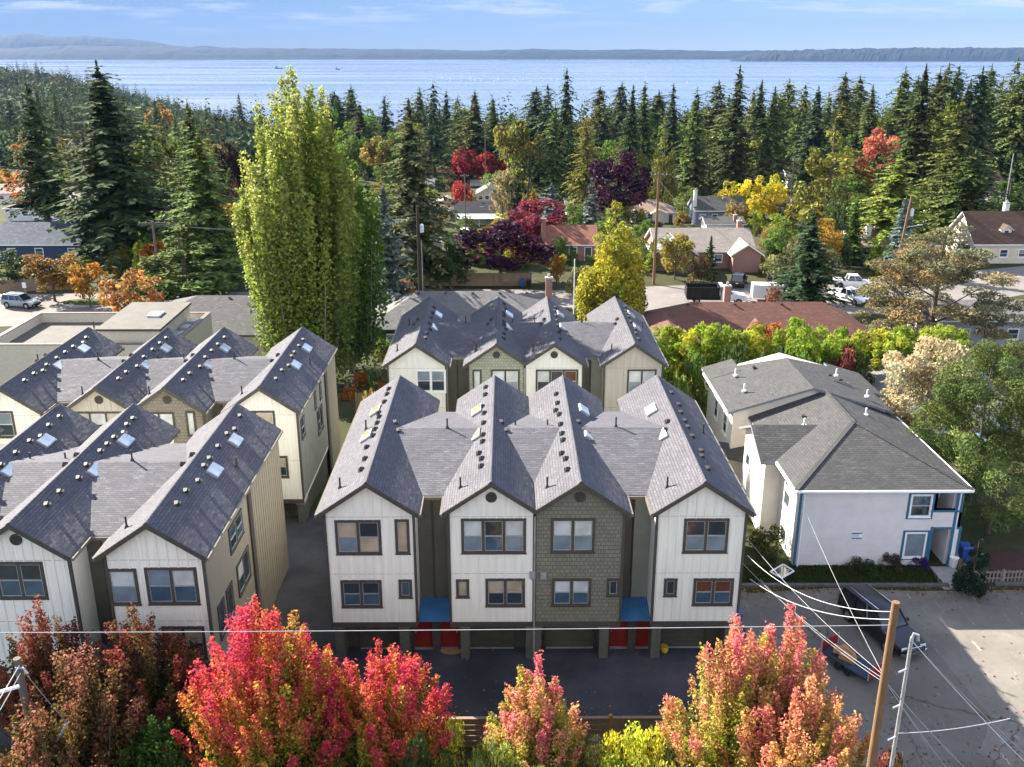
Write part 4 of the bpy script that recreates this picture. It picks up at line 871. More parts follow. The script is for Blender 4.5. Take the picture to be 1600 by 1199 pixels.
DK = (.048, .070, .026); FIRC = (.092, .118, .034); OLV = (.165, .16, .034); GRN = (.10, .155, .028); LIME = (.21, .25, .028); YEL = (.36, .30, .025); GOLD = (.34, .20, .03); ORG = (.36, .13, .03); RED = (.26, .03, .035); PLUM = (.042, .013, .028); MAG = (.19, .035, .055); BLU = (.12, .16, .15); CRM = (.26, .22, .11); BRN = (.11, .085, .04); PNK = (.42, .13, .08)

# -- trees one can single out, left to right: kind, x, top, distance, width, colour, label
SINGLE = [
 ('raggedfir', 40, 128, 172, 120, DK, 'tall sparse drooping fir nearest the left edge'), ('fir_1', 150, 97, 148, 250, DK, 'huge dark fir left of the poplar, tallest on that side'),
 ('fir_2', 292, 160, 165, 130, FIRC, 'dark flat-topped cedar behind the lighter cedar left of the poplar'), ('fir_3', 308, 205, 132, 170, (.10, .14, .03), 'lighter green layered cedar just left of the poplar'),
 ('round_1', 240, 203, 185, 90, (.10, .115, .025), 'olive leafy tree between the huge dark fir and the layered cedar'), ('round_2', 355, 228, 200, 60, (.05, .03, .022), 'dark bronze leafy tree right behind the poplar edge'),
 ('cedar_1', 280, 360, 122, 210, (.09, .12, .03), 'low spreading cedar beside the grey pole and poplar foot', ), ('vase_1', 132, 415, 118, 62, (.34, .16, .03), 'young orange tree in the kerbed traffic island'),
 ('round_3', 205, 420, 107, 92, (.30, .15, .05), 'orange-tipped tree behind the flat-roofed building'), ('vase_2', 75, 402, 121, 95, (.20, .11, .03), 'bronze-orange shrubby tree in front of the dark blue house'),
 ('round_4', 45, 268, 235, 75, ORG, 'red and orange maple behind the tall sparse fir'), ('round_5', 15, 395, 128, 80, (.055, .075, .03), 'green rounded tree at the left edge before the blue house'),
 ('fir_2', 638, 150, 128, 165, (.085, .095, .038), 'tall broad olive fir right of the poplar'), ('spruce_1', 597, 285, 108, 92, (.13, .155, .125), 'grey-blue spruce between the poplar and the tall broad olive fir'),
 ('round_6', 732, 228, 330, 48, RED, 'crimson maple in the middle, left one of the pair'), ('round_7', 768, 232, 325, 42, (.22, .025, .02), 'crimson maple in the middle, right one of the pair'), ('shrub_1', 722, 282, 240, 40, RED, 'spreading red shrub above the peach garage'),
 ('round_8', 806, 193, 262, 84, (.16, .15, .035), 'yellow-olive leafy tree left of the tallest firs in the middle'), ('round_9', 785, 268, 215, 50, CRM, 'cream-leaved tree in front of the rust-roofed rambler'),
 ('spire_1', 886, 106, 275, 62, DK, 'tall fir with a thin leader spike in the middle'), ('fir_4', 868, 160, 255, 80, FIRC, 'broad fir in front of the one with the leader spike'), ('fir_5', 916, 178, 240, 56, OLV, 'olive fir right of the leader-spike fir'),
 ('cypress_1', 826, 224, 205, 52, (.026, .036, .014), 'dark columnar cypress beside the cream-leaved tree'), ('fir_6', 990, 132, 300, 66, DK, 'dark fir standing behind the light green cone tree'), ('spire_2', 1008, 128, 310, 56, FIRC, 'slim fir close right of the dark fir over the purple plum'),
 ('cedar_2', 1003, 200, 228, 46, (.085, .105, .025), 'light green cone-shaped cedar behind the tan bungalow'), ('cedar_3', 1042, 172, 250, 54, OLV, 'olive pointed cedar right of the light green cone'),
 ('round_1', 965, 242, 215, 100, PLUM, 'dark purple plum tree under the middle firs'), ('spruce_2', 862, 286, 192, 52, BLU, 'blue spruce behind the magenta plum'), ('spruce_3', 924, 282, 186, 48, (.13, .155, .13), 'grey-blue spruce left of the yellow-green cone tree'),
 ('vase_3', 836, 312, 152, 118, MAG, 'magenta-leaved plum behind the dark purple plum'), ('round_2', 782, 352, 131, 158, PLUM, 'rounded dark purple plum beside the street fence'),
 ('round_5', 702, 386, 126, 62, (.05, .085, .025), 'dark green tree left of the rounded purple plum'), ('cypress_2', 846, 360, 150, 20, (.05, .09, .02), 'narrow green cypress against the tall brick chimney'),
 ('round_3', 1198, 272, 208, 70, (.45, .37, .03), 'brightest yellow tree, beside the blue house'), ('shrub_2', 1145, 288, 222, 66, YEL, 'low yellow tree behind the blue house roof'), ('shrub_3', 1218, 338, 190, 56, LIME, 'lime-yellow shrub below the brightest yellow tree'),
 ('fir_1', 1090, 138, 260, 80, FIRC, 'dark fir over the white curved-gable cottage'), ('spire_3', 1157, 103, 250, 78, (.055, .07, .025), 'tallest fir of the right middle, with a knobbly tip'), ('fir_3', 1212, 135, 245, 90, FIRC, 'broad dark fir between the tallest right fir and the olive cedar'),
 ('cedar_4', 1308, 165, 168, 135, OLV, 'big olive-brown cedar with rounded top at right'), ('cypress_3', 1312, 258, 150, 30, (.075, .10, .035), 'thin pale green cypress before the big olive cedar'), ('round_4', 1376, 206, 232, 74, PNK, 'coral pink tree behind the light green layered cedar'),
 ('fir_2', 1408, 240, 150, 150, (.16, .20, .035), 'light green layered cedar behind the cream bungalow'), ('fir_4', 1448, 102, 190, 130, (.055, .07, .024), 'big fir at right with the highest crown of the clump'), ('fir_5', 1505, 150, 178, 110, (.10, .11, .03), 'olive-lit fir with bare lower trunk at right'),
 ('raggedfir_2', 1525, 235, 172, 120, (.065, .09, .025), 'layered dark fir over the maroon roof at right'), ('spruce_4', 1417, 306, 136, 56, BLU, 'blue spruce behind the leaning pole at right'), ('fir_6', 1272, 328, 112, 135, (.035, .06, .026), 'dense dark pine beside the parked pickups'),
 ('round_6', 1255, 365, 120, 100, (.13, .13, .05), 'grey-green leafy tree left of the dense dark pine'),
 ('cedar_3', 1585, 265, 205, 80, (.05, .08, .02), 'rounded green cedar at the right edge by the upper road'), ('cedar_1', 1545, 195, 240, 50, BRN, 'brownish cone tree near the right edge'),
 ('vase_4', 1058, 368, 133, 60, (.23, .19, .04), 'yellow-orange young tree by the street pole'), ('spruce_1', 1112, 368, 133, 26, (.03, .055, .02), 'small dark green cone tree by the brick gable'), ('shrub_1', 1098, 398, 130, 36, BRN, 'bronze shrub at the foot of the small cone tree'),
 ('vase_1', 1200, 508, 88, 62, (.36, .14, .045), 'orange and coral tree rising from the bamboo hedge'), ('shrub_2', 1322, 545, 76, 64, (.14, .035, .03), 'dark red shrub behind the apartment roof'), ('shrub_3', 1215, 452, 106, 48, (.16, .065, .04), 'reddish brown shrub in front of the white trailer'),
 ('shrub_4', 565, 592, 60, 52, (.17, .14, .03), 'yellow-green garden shrub behind the main row gap'), ('cypress_1', 583, 540, 66, 28, (.03, .05, .02), 'small dark conifer in the garden behind the main row'), ('shrub_1', 1068, 585, 64, 46, (.12, .17, .03), 'pale green ferny shrub beside the farthest townhouse row'),
 ('shrub_4', 630, 432, 108, 44, (.35, .15, .02), 'orange hedge shrub at the foot of the street pole'), ('vase_2', 870, 402, 128, 34, (.30, .14, .03), 'small orange tree beside the russet-roofed house'), ('shrub_2', 905, 418, 124, 36, (.17, .15, .05), 'olive shrub before the russet-roofed house'),
 ('round_9', 548, 480, 92, 60, (.12, .05, .035), 'rusty-leaved small tree right of the poplar foot'), ('cedar_2', 1532, 835, 46.8, 62, (.022, .040, .025), 'small dark conifer beside the picket fence'), ('shrub_3', 1198, 822, 51.5, 62, (.07, .07, .022), 'rounded shrub between the townhouses and the apartment house'),
 ('round_7', 1090, 190, 270, 40, (.11, .15, .03), 'fresh green leafy tree right of the olive pointed cedar'), ('round_8', 1480, 165, 200, 70, (.10, .11, .022), 'yellow-green leafy crown among the big right firs'),
]
for row_ in SINGLE: tree(*row_)
x, zt = at_px(965, 295, 104); me = crown_clumps('golden_cone_leaves', 93, 16, 4.2, 38000, .36, 'cone', 210, .02, .2, .08, LEAF, .5, .9, 1.75)
put('cedar_tree', 'big golden-green cone-shaped tree behind the farthest townhouse row', 'tree', me, trunk_mesh('golden_cone_trunk', 12, 16, .35), 16, 4.2, x, 104, zt - T(x, 104), 8.9, (.31, .28, .032), None, None, .6)
x, zt = at_px(1478, 352, 98); me = crown_clumps('spreading_cedar_sprays', 94, 16, 8, 42000, .36, 'dome', 120, .10, .25, .10, NEEDLE, .32, .45, 1.0, .42)
put('cedar_tree', 'wide grey-brown cedar with flat sprays beside the street', 'tree', me, trunk_mesh('spreading_cedar_trunk', 13, 16, .42, 12, 7.0, z1=.15), 16, 8, x, 98, zt - T(x, 98), 17.5, (.17, .15, .075), None, None, .9)
x, zt = at_px(1462, 532, 66); me = crown_clumps('cream_tree_leaves', 95, 11, 5, 15000, .30, 'round', 60, .15, .22, .10, LEAF, .7, .4)
put('leafy_tree', 'pale cream-leaved tree behind the apartment house', 'tree', me, proto('round_8')[1], 11, 5, x, 66, zt - T(x, 66), 7.2, (.42, .36, .22), None, None, .3)
# -- belts of conifers towards the water: nothing tells these apart, so each belt shares a label
BELT1 = [(485, 178), (522, 142), (548, 133), (561, 132), (600, 150), (655, 137), (676, 127), (697, 124), (715, 152), (742, 142), (770, 150), (798, 146), (838, 136), (856, 131), (938, 133), (952, 150), (972, 128), (1030, 142), (1053, 130), (1075, 150)]
BELT2 = [(1124, 126), (1140, 150), (1191, 125), (1220, 128), (1234, 124), (1259, 128), (1280, 136), (1296, 118), (1322, 112), (1345, 118), (1365, 132)]
BELT3 = [(1416, 105), (1436, 118), (1470, 108), (1484, 98), (1500, 103), (1518, 122), (1537, 105), (1551, 101), (1568, 122), (1592, 90), (1606, 104)]
rs_ = random.Random(5)
def belt(L, Da, Db, label, group, w=(58, 112)):
    for i, (px, pt) in enumerate(L):
        c = rs_.choice((DK, FIRC, FIRC, (.07, .085, .03), (.05, .075, .035), (.09, .095, .03)))
        if i % 4 == 3 and L is not BELT3: pt += rs_.uniform(14, 30)
        kd = rs_.choice(('bigfir', 'bigfir_1', 'bigfir_2', 'fir_1', 'raggedfir_1', 'bigfir_3', 'fir_6', 'raggedfir_2'))
        tree(kd, px, pt, rs_.uniform(Da, Db), rs_.uniform(*w) * (1.25 if kd[0] == 'b' else .9), c, label, group)
belt(BELT1, 330, 430, 'dark fir in the belt between the middle houses and the water', 'firs behind the middle houses')
belt(BELT2, 280, 370, 'dark fir in the belt before the water, right of the middle', 'firs right of the middle')
belt(BELT3, 225, 300, 'tall dark fir in the skyline clump at the far right', 'firs of the right skyline', (62, 116))
HOUSES = [(proj(o.location), o.location.y) for o in COL.objects if o.get('category') in ('house', 'garage')]
def filler(n, x0, x1, top, Da, Db, label, group, kinds, cols, w=(30, 60), seed=1):
    r = random.Random(seed)
    for i in range(n):
        for _ in range(8):                                                                # leave the houses in view
            px = x0 + (x1 - x0) * (i + r.random() * 1.6 - .3) / n; D = r.uniform(Da, Db); f = (D - Da) / (Db - Da)
            if not any(hd > D - 4 and abs(px - hx) < 26 + 6000 / hd and hy > top[0] for (hx, hy), hd in HOUSES): break
        else: continue
        tree(r.choice(kinds), px, top[0] + (top[1] - top[0]) * f + r.uniform(-22, 20), D, r.uniform(*w) * (1.15 - .35 * f), r.choice(cols), label, group)
CONS = ('bigfir', 'bigfir_1', 'fir_2', 'fir_6', 'bigfir_2', 'cedar_1', 'cedar_2', 'raggedfir')
filler(22, 500, 1080, (232, 160), 235, 470, 'mid-distance conifer in the wood above the middle houses', 'conifers of the middle wood', CONS, (DK, FIRC, OLV, (.10, .11, .035)), (44, 90), 3)
filler(18, 1085, 1610, (218, 150), 215, 420, 'mid-distance conifer in the wood above the right houses', 'conifers of the right wood', CONS, (DK, FIRC, OLV, (.10, .11, .035)), (46, 96), 4)
filler(30, -10, 372, (232, 150), 220, 620, 'hazy conifer on the slope behind the left houses', 'conifers of the left slope', CONS, (DK, FIRC, FIRC, (.05, .06, .03)), (30, 56), 5)
filler(18, 0, 372, (262, 178), 230, 560, 'autumn leafy tree on the slope behind the left houses', 'leafy trees of the left slope', ('round_1', 'round_3', 'round_5', 'vase_2'), (GRN, GRN, (.19, .17, .05), (.24, .15, .05), (.12, .14, .03)), (36, 70), 6)
filler(40, 500, 1090, (262, 176), 225, 430, 'leafy tree under the firs of the middle wood', 'leafy trees of the middle wood', ('round_2', 'round_4', 'round_6', 'vase_3'), (GRN, GRN, OLV, (.22, .17, .04), (.12, .16, .03), (.17, .19, .035)), (38, 74), 7)
filler(36, 1085, 1600, (272, 176), 200, 400, 'leafy tree under the firs of the right wood', 'leafy trees of the right wood', ('round_2', 'round_4', 'round_6', 'vase_3'), (GRN, GRN, OLV, (.22, .18, .04), (.12, .16, .03), (.17, .19, .035)), (38, 76), 8)
# -- trees filling the gardens between the houses; they keep clear of the houses and of the single trees
def garden_trees(n, x0, x1, y0, y1, label, group, kinds, cols, seed, hrange=(4, 10)):
    r = random.Random(seed); hs = [(proj(o.location), o.location.y) for o in COL.objects if o.get('category') in ('house', 'garage', 'shed', 'apartment house', 'building')]; k = 0
    st = [(a, b, c) for a, b, c in TREES]
    for _ in range(n * 40):
        if k >= n: break
        g = ground(r.uniform(x0, x1), r.uniform(y0, y1)); h = r.uniform(*hrange); kd = r.choice(kinds); w = h * (.42 if kd[:5] in ('cedar', 'cypre', 'spruc') else .85) * r.uniform(.85, 1.2)
        sy = float(np.interp(g.x, [-150, -60, -46, -30, -8, 8, 22, 45, 62, 80, 130], [116, 117, 118, 121, 123, 122, 121.5, 122.5, 128, 136, 137]))
        if abs(g.y - sy) < 9 + w * .3: continue
        (bx, byy), (tx, ty) = proj(g), proj((g.x, g.y, g.z + h)); zc = g.y * .944 + 12; wp = w / zc * FPX
        bad = False
        for (hx, hy), hd in hs:
            hw = 8.5 / (hd * .944 + 12) * FPX
            if g.y < hd + 9 and abs(bx - hx) < hw * .62 + wp * .35 and ty < hy - 4 and byy > hy - 25: bad = True; break
        if bad or any((g.x - a) ** 2 + (g.y - b) ** 2 < (.30 * (c + w)) ** 2 for a, b, c in st): continue
        cr, tr, h0, R0 = proto(kd); b = kd.rsplit('_', 1)[0]; put(NAMES[b], label, 'tree', cr, tr, h0, R0, g.x, g.y, h, w, r.choice(cols), group, None, r.random() * 6); st.append((g.x, g.y, w)); k += 1
GCOL = (GRN, GRN, OLV, (.08, .12, .025), (.11, .14, .03), LIME, BRN, (.05, .07, .025), (.045, .07, .03))
GK = ('round_1', 'round_3', 'round_5', 'round_7', 'cedar_1', 'cedar_2', 'vase_2', 'spruce_2')
garden_trees(66, 590, 1010, 262, 425, 'garden tree standing between the middle houses', 'garden trees in the middle', GK, GCOL + ((.2, .06, .04), GOLD), 31)
garden_trees(70, 1010, 1620, 262, 425, 'garden tree standing between the right houses', 'garden trees at the right', GK, GCOL + (GOLD,), 32)
garden_trees(54, -20, 372, 290, 450, 'garden tree standing between the left houses', 'garden trees at the left', GK, GCOL + (ORG, GOLD), 33)
# -- garden shrubs round the houses
def shrubs(n, x0, x1, y0, y1, label, group, cols, seed, w=(18, 46), kinds=('shrub', 'shrub_1', 'shrub_2', 'shrub_3')):
    r = random.Random(seed); hs = [(o.location.x, o.location.y) for o in COL.objects if o.get('category') in ('house', 'garage', 'shed')]; k = 0
    for _ in range(n * 12):
        g = ground(r.uniform(x0, x1), r.uniform(y0, y1))
        if any(abs(g.x - a) < 6.5 and -2.0 < g.y - b < 9.5 for a, b in hs): continue
        sy = float(np.interp(g.x, [-150, -60, -46, -30, -8, 8, 22, 45, 62, 80, 130], [116, 117, 118, 121, 123, 122, 121.5, 122.5, 128, 136, 137]))
        if abs(g.y - sy) < 10: continue
        zc = g.y * .944 + (CAM_H - g.z) * .33; ww = r.uniform(*w) / FPX * zc; cr, tr, h0, R0 = proto(r.choice(kinds))
        put('shrub', label, 'shrub', cr, tr, h0, R0, g.x, g.y, ww * r.uniform(.55, .95), ww, r.choice(cols), group, None, r.random() * 6); k += 1
        if k >= n: break
MIXED = (GRN, GRN, LIME, OLV, (.10, .13, .03), BRN, (.2, .15, .04), (.06, .09, .03))
shrubs(85, 600, 1010, 290, 425, 'garden shrub among the middle houses', 'shrubs among the middle houses', MIXED + ((.25, .12, .03), YEL), 11)
shrubs(85, 1010, 1600, 300, 430, 'garden shrub among the right houses', 'shrubs among the right houses', MIXED + (YEL,), 12)
shrubs(60, 0, 370, 320, 450, 'garden shrub among the left houses', 'shrubs among the left houses', MIXED + (ORG, GOLD), 13)
shrubs(16, 1000, 1330, 440, 500, 'low shrub on the verge between the street and the maroon roof', 'shrubs on the street verge', MIXED, 14, (18, 34))
shrubs(9, 545, 600, 560, 680, 'small shrub in the shady garden behind the main row', 'shrubs in the shady garden', (GRN, ORG, (.2, .15, .04)), 15, (24, 40))
# -- bamboo hedge, clump by clump
for i in range(19):
    px = 1040 + i * 25 + rs_.uniform(-8, 8)
    tree(rs_.choice(('bamboo', 'bamboo_1', 'bamboo_2')), px, 516 + rs_.uniform(-14, 18), 80 + rs_.uniform(-2.5, 2.5), rs_.uniform(56, 84), rs_.choice(((.27, .31, .03), (.31, .32, .035), (.20, .27, .03), (.24, .29, .04))), 'feathery yellow-green bamboo clump in the hedge behind the apartment house', 'bamboo hedge clumps')
for i in range(9):
    px = 1010 + i * 42 + rs_.uniform(-10, 10)
    tree(rs_.choice(('shrub', 'shrub_3')), px, 545 + rs_.uniform(-8, 14), 75 + rs_.uniform(-1.5, 1.5), rs_.uniform(50, 70), rs_.choice((GRN, (.09, .12, .025), (.05, .07, .02))), 'low green shrub along the foot of the bamboo hedge', 'shrubs under the bamboo hedge')

# -- the big poplar
def plume_tree(name, label, seed, x, y, h, w, n, leaf, nplume, palette, z0=.12, spread=.5, flat=.45, prad=.55, trunk_r=.16, group=None, zb=None, upright=1.6, mat=None):
    """upright plumes of leaves; palette runs from the foot of a plume to its tip"""
    rs = np.random.RandomState(seed); zb = T(x, y) if zb is None else zb; r = thing(name, label, 'tree', (x, y, zb), 0, group)
    u = np.sqrt(rs.rand(nplume)); az = rs.rand(nplume) * 6.283; rad = u * w / 2
    tip = np.stack([np.cos(az) * rad, np.sin(az) * rad, h * (1 - flat * u ** upright) * rs.uniform(.84, 1.0, nplume)], 1); tip[0] = (0, 0, h)
    fr = rs.uniform(z0, z0 + .3, nplume); root = np.stack([tip[:, 0] * spread, tip[:, 1] * spread, np.minimum(h * fr * (.55 + .45 * (1 - u)), tip[:, 2] * .7)], 1)
    ln = np.linalg.norm(tip - root, axis=1); k = rs.choice(nplume, n, p=ln / ln.sum()); t = rs.rand(n) ** .85
    ax = (tip - root)[k]; side = unit(rs.normal(size=(n, 3))); pr = prad * (1.25 - t) ** .65 * rs.uniform(.35, 1.1, n) + .04
    lump = .65 + .55 * np.abs(np.sin(t * rs.uniform(5, 11, nplume)[k] + rs.rand(nplume)[k] * 6)); pr = pr * lump
    C = root[k] + ax * t[:, None] + side * pr[:, None]; C[:, 2] = C[:, 2].clip(.25, h * 1.01)
    Uv, Vv = leaf_dirs(rs, n, leaf, .7, side, .5)
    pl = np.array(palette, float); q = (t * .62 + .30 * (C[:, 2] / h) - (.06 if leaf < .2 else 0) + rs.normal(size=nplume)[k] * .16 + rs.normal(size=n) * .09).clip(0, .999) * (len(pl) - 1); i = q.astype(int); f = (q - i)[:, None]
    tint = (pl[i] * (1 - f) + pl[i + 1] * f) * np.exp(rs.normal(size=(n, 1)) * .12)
    place('crown', leaves_mesh(name + '_crown', C, Uv, Vv, tint, mat or LEAF), r)
    m = MB(); m.tube([(0, 0, -1.2), (.05, 0, h * .25), (-.05, .05, h * .6)], [trunk_r * 1.2, trunk_r * .9, trunk_r * .35], 8)
    for j in range(min(nplume, 26)):
        a, b = root[j], tip[j]; m.tube([(0, 0, a[2] * .55), tuple(a), tuple(a + (b - a) * .75)], [trunk_r * .45, trunk_r * .28, .012], 5)
    m.build('trunk', plain('pale_grey_bark', (.20, .18, .15), .85), r, smooth=True); TREES.append((x, y, w)); return r
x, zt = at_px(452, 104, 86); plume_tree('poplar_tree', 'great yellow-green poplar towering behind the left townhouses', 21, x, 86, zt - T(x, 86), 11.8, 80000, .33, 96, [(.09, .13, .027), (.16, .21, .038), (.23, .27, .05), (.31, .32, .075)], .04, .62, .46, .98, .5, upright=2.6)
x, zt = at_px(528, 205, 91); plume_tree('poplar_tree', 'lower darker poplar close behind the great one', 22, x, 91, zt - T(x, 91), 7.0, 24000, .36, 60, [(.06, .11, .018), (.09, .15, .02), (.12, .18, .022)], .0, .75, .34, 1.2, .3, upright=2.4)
# -- maples in front
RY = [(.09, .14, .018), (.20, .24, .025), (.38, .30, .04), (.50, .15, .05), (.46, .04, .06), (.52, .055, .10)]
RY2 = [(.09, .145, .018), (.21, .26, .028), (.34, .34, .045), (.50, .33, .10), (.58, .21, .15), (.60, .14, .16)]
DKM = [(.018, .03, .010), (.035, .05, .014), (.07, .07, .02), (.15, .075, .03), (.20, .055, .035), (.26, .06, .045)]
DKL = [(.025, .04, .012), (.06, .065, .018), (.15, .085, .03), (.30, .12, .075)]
def maple(px, ptop, D, wpx, n, seed, pal, label, zb=-.6, npl=70, leaf=.125, flat=.5, prad=.36, name='maple_tree', upright=1.5):
    x, zt = at_px(px, ptop, D); zc = D * .944 + (CAM_H - zt * .6) * .33
    plume_tree(name, label, seed, x, D, zt - zb, wpx / FPX * zc, int(n * 1.7), leaf, int(npl * 1.45), pal, .16, .42, flat, prad, .13, zb=zb, upright=upright)
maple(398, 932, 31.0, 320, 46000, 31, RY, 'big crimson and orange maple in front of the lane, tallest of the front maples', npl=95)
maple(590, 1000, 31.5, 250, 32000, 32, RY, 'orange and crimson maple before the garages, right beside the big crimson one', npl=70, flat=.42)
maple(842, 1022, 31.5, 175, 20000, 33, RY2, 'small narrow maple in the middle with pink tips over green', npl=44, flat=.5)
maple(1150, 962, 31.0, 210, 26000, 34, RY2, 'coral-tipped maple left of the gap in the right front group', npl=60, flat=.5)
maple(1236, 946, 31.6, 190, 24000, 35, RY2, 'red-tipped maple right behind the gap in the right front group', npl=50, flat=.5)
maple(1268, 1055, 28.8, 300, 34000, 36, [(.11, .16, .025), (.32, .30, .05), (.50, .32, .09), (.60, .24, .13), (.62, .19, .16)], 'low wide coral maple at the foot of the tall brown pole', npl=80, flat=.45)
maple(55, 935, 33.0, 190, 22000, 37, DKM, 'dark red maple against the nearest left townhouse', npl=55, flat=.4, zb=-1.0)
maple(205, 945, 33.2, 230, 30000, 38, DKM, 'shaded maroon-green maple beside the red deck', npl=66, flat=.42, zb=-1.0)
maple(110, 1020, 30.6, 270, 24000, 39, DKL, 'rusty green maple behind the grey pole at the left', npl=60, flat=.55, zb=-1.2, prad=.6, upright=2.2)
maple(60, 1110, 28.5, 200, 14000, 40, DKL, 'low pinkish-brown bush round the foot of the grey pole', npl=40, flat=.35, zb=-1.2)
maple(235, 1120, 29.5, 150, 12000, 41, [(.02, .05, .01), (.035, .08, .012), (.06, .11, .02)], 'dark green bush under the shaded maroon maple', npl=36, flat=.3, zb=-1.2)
BUSH = [(990, 1140, 30.6, 130, (.42, .40, .035), 'bright yellow-green bush below the fence post'), (930, 1150, 31.0, 90, (.26, .23, .08), 'buff-flowered bush before the plank fence'), (1062, 1130, 31.3, 90, (.10, .11, .03), 'dull green buff-tipped bush left of the coral maple'), (720, 1140, 30.6, 110, (.38, .35, .03), 'yellow bush right of the orange maple foot'),
        (768, 1148, 30.0, 90, (.24, .28, .07), 'pale green bush left of the narrow maple'), (880, 1165, 29.3, 150, (.10, .14, .02), 'green bush at the foot of the narrow maple'), (650, 1150, 29.5, 120, (.06, .10, .03), 'deep green bush between orange maple and yellow bush'), (1000, 1185, 28.6, 170, (.33, .33, .035), 'lime bush in the bottom middle'), (480, 1165, 28.6, 220, (.10, .10, .02), 'olive bush beneath the big crimson maple'), (1390, 1165, 28.0, 120, (.16, .07, .03), 'russet bush at the foot of the metal conduit pole')]
for i, (px, pt, D, wp, c, lb) in enumerate(BUSH):
    x, zt = at_px(px, pt, D); zb = -1.4; zc = D * .944 + (CAM_H - zt) * .33; w_ = wp / FPX * zc
    me = crown_clumps('bush_leaves', 60 + i, 2.6, 1.9, 6500, .125, 'dome', 46, .02, .22, .14)
    put('shrub', lb, 'shrub', me, proto('shrub')[1], 2.6, 1.9, x, D, zt - zb, w_, c, None, zb)
# -- big pine beside the apartment house (layered clumps of needles)
x, zt = at_px(1545, 545, 58); me = crown_clumps('pine_needles', 91, 12, 5.2, 46000, .27, 'round', 95, .12, .28, .07, NEEDLE, .28, .5)
put('pine_tree', 'broad green pine right of the apartment house roof', 'tree', me, trunk_mesh('pine_trunk', 9, 12, .24, 9, 4.5, z1=.2), 12, 5.2, x + .4, 58, zt + .6, 8.6, (.10, .13, .036), None, T(x, 58) - .3)
x, zt = at_px(1600, 690, 52); me = crown_clumps('pine_needles', 92, 8, 4, 12000, .24, 'round', 45, .1, .28, .07, NEEDLE, .28, .5)
put('pine_tree', 'lower pine at the right edge over the dry yard', 'tree', me, trunk_mesh('pine_trunk', 10, 8, .2, 7, 3.2, z1=.2), 8, 4, x, 54, 6.0, 5.6, (.09, .12, .034), None, -.2)
# -- flowers and low planting in front of the apartment house
for px, py, w_, h_, c, lb in ((1345, 893, 1.7, .7, (.05, .08, .025), 'low green plant by the apartment wall under the sign'), (1388, 888, 1.3, .95, (.10, .07, .05), 'tall brownish flowering plant by the apartment wall'), (1432, 886, 1.2, .7, (.07, .035, .17), 'purple flowering bush beside the apartment path')):
    g = at(px, py, 0); cr, tr, h0, R0 = proto('shrub_1'); put('shrub', lb, 'shrub', cr, tr, h0, R0, g.x, g.y, h_, w_, c, None, 0)
# -- grass tufts on the verge (uncountable)
rs = np.random.RandomState(77); n = 9000; C = np.stack([rs.uniform(13.3, 25.0, n), rs.uniform(48.0, 50.0, n), np.full(n, .05)], 1); Uv = np.stack([rs.normal(size=n) * .03, rs.normal(size=n) * .03, rs.uniform(.03, .10, n)], 1); Vv = np.stack([rs.normal(size=n) * .02, rs.normal(size=n) * .02, np.zeros(n)], 1)
o = place('grass', leaves_mesh('grass', C, Uv, Vv, np.tile([[.05, .065, .018]], (n, 1)) * rs.uniform(.6, 1.5, (n, 1)), LEAF)); tag(o, kind='stuff')

# -- the far-off wood that reads as one mass
def forest():
    rs = np.random.RandomState(123); K = 34; proto_c = []; proto_r = []
    for q in range(K):
        f = (q + .5) / K; a = q * 2.4; rr = (1 - f) ** .9 * .5 + .03; proto_c.append((math.cos(a) * rr * .55, math.sin(a) * rr * .55, .06 + .92 * f, rr * .62, a))
        t = 2 * f - 1; b = q * 2.4; r2 = math.sqrt(max(0, 1 - t * t)); proto_r.append((math.cos(b) * r2 * .42, math.sin(b) * r2 * .42, .52 + t * .42, .22, b))
    P = [np.array(proto_c), np.array(proto_r)]; Cs, Us, Vs, Ts = [], [], [], []; n = 0
    while n < 4600:
        D = rs.uniform(430, 1750); q = rs.uniform(-.60, .58); x = q * D
        if -.25 < q and D > 1050 : continue
        if q < -.2 and rs.rand() < .3 and D < 600: continue
        z = T(x, D)
        if z < -97: continue
        con = rs.rand() < (.66 if q > -.22 else .78); h = rs.uniform(18, 36) if con else rs.uniform(11, 19); w = h * (rs.uniform(.26, .36) if con else rs.uniform(.75, 1.1)); p = P[0 if con else 1]
        if q > -.2 and D > 700: h *= .75
        yy = rs.rand(K) * .3 + .85; c = np.stack([p[:, 0] * w * yy, p[:, 1] * w * yy, p[:, 2] * h * (rs.rand(K) * .06 + .97)], 1) + np.array([x, D, z])
        s = p[:, 3] * w * rs.uniform(.8, 1.3, K); d = np.stack([np.cos(p[:, 4] + rs.rand()), np.sin(p[:, 4] + rs.rand()), rs.uniform(-.7, -.1, K) if con else rs.normal(size=K) * .6], 1); d = unit(d)
        e = unit(np.cross(d, unit(rs.normal(size=(K, 3)) + np.array([0, 0, .8]))))
        col = np.array([(.03, .046, .022), (.042, .06, .026), (.06, .07, .03)][rs.randint(3)] if con else [(.05, .08, .025), (.075, .10, .035), (.10, .11, .04), (.14, .12, .05), (.06, .09, .028)][rs.randint(5)])
        Cs.append(c); Us.append(d * s[:, None] * .8); Vs.append(e * s[:, None] * .55); Ts.append(col[None] * rs.uniform(.7, 1.35, (K, 1))); n += 1
    o = place('forest', leaves_mesh('forest', np.concatenate(Cs), np.concatenate(Us), np.concatenate(Vs), np.concatenate(Ts), NEEDLE)); tag(o, 'far wooded slopes and headland reaching down to the sound', None, None, 'stuff')
forest()

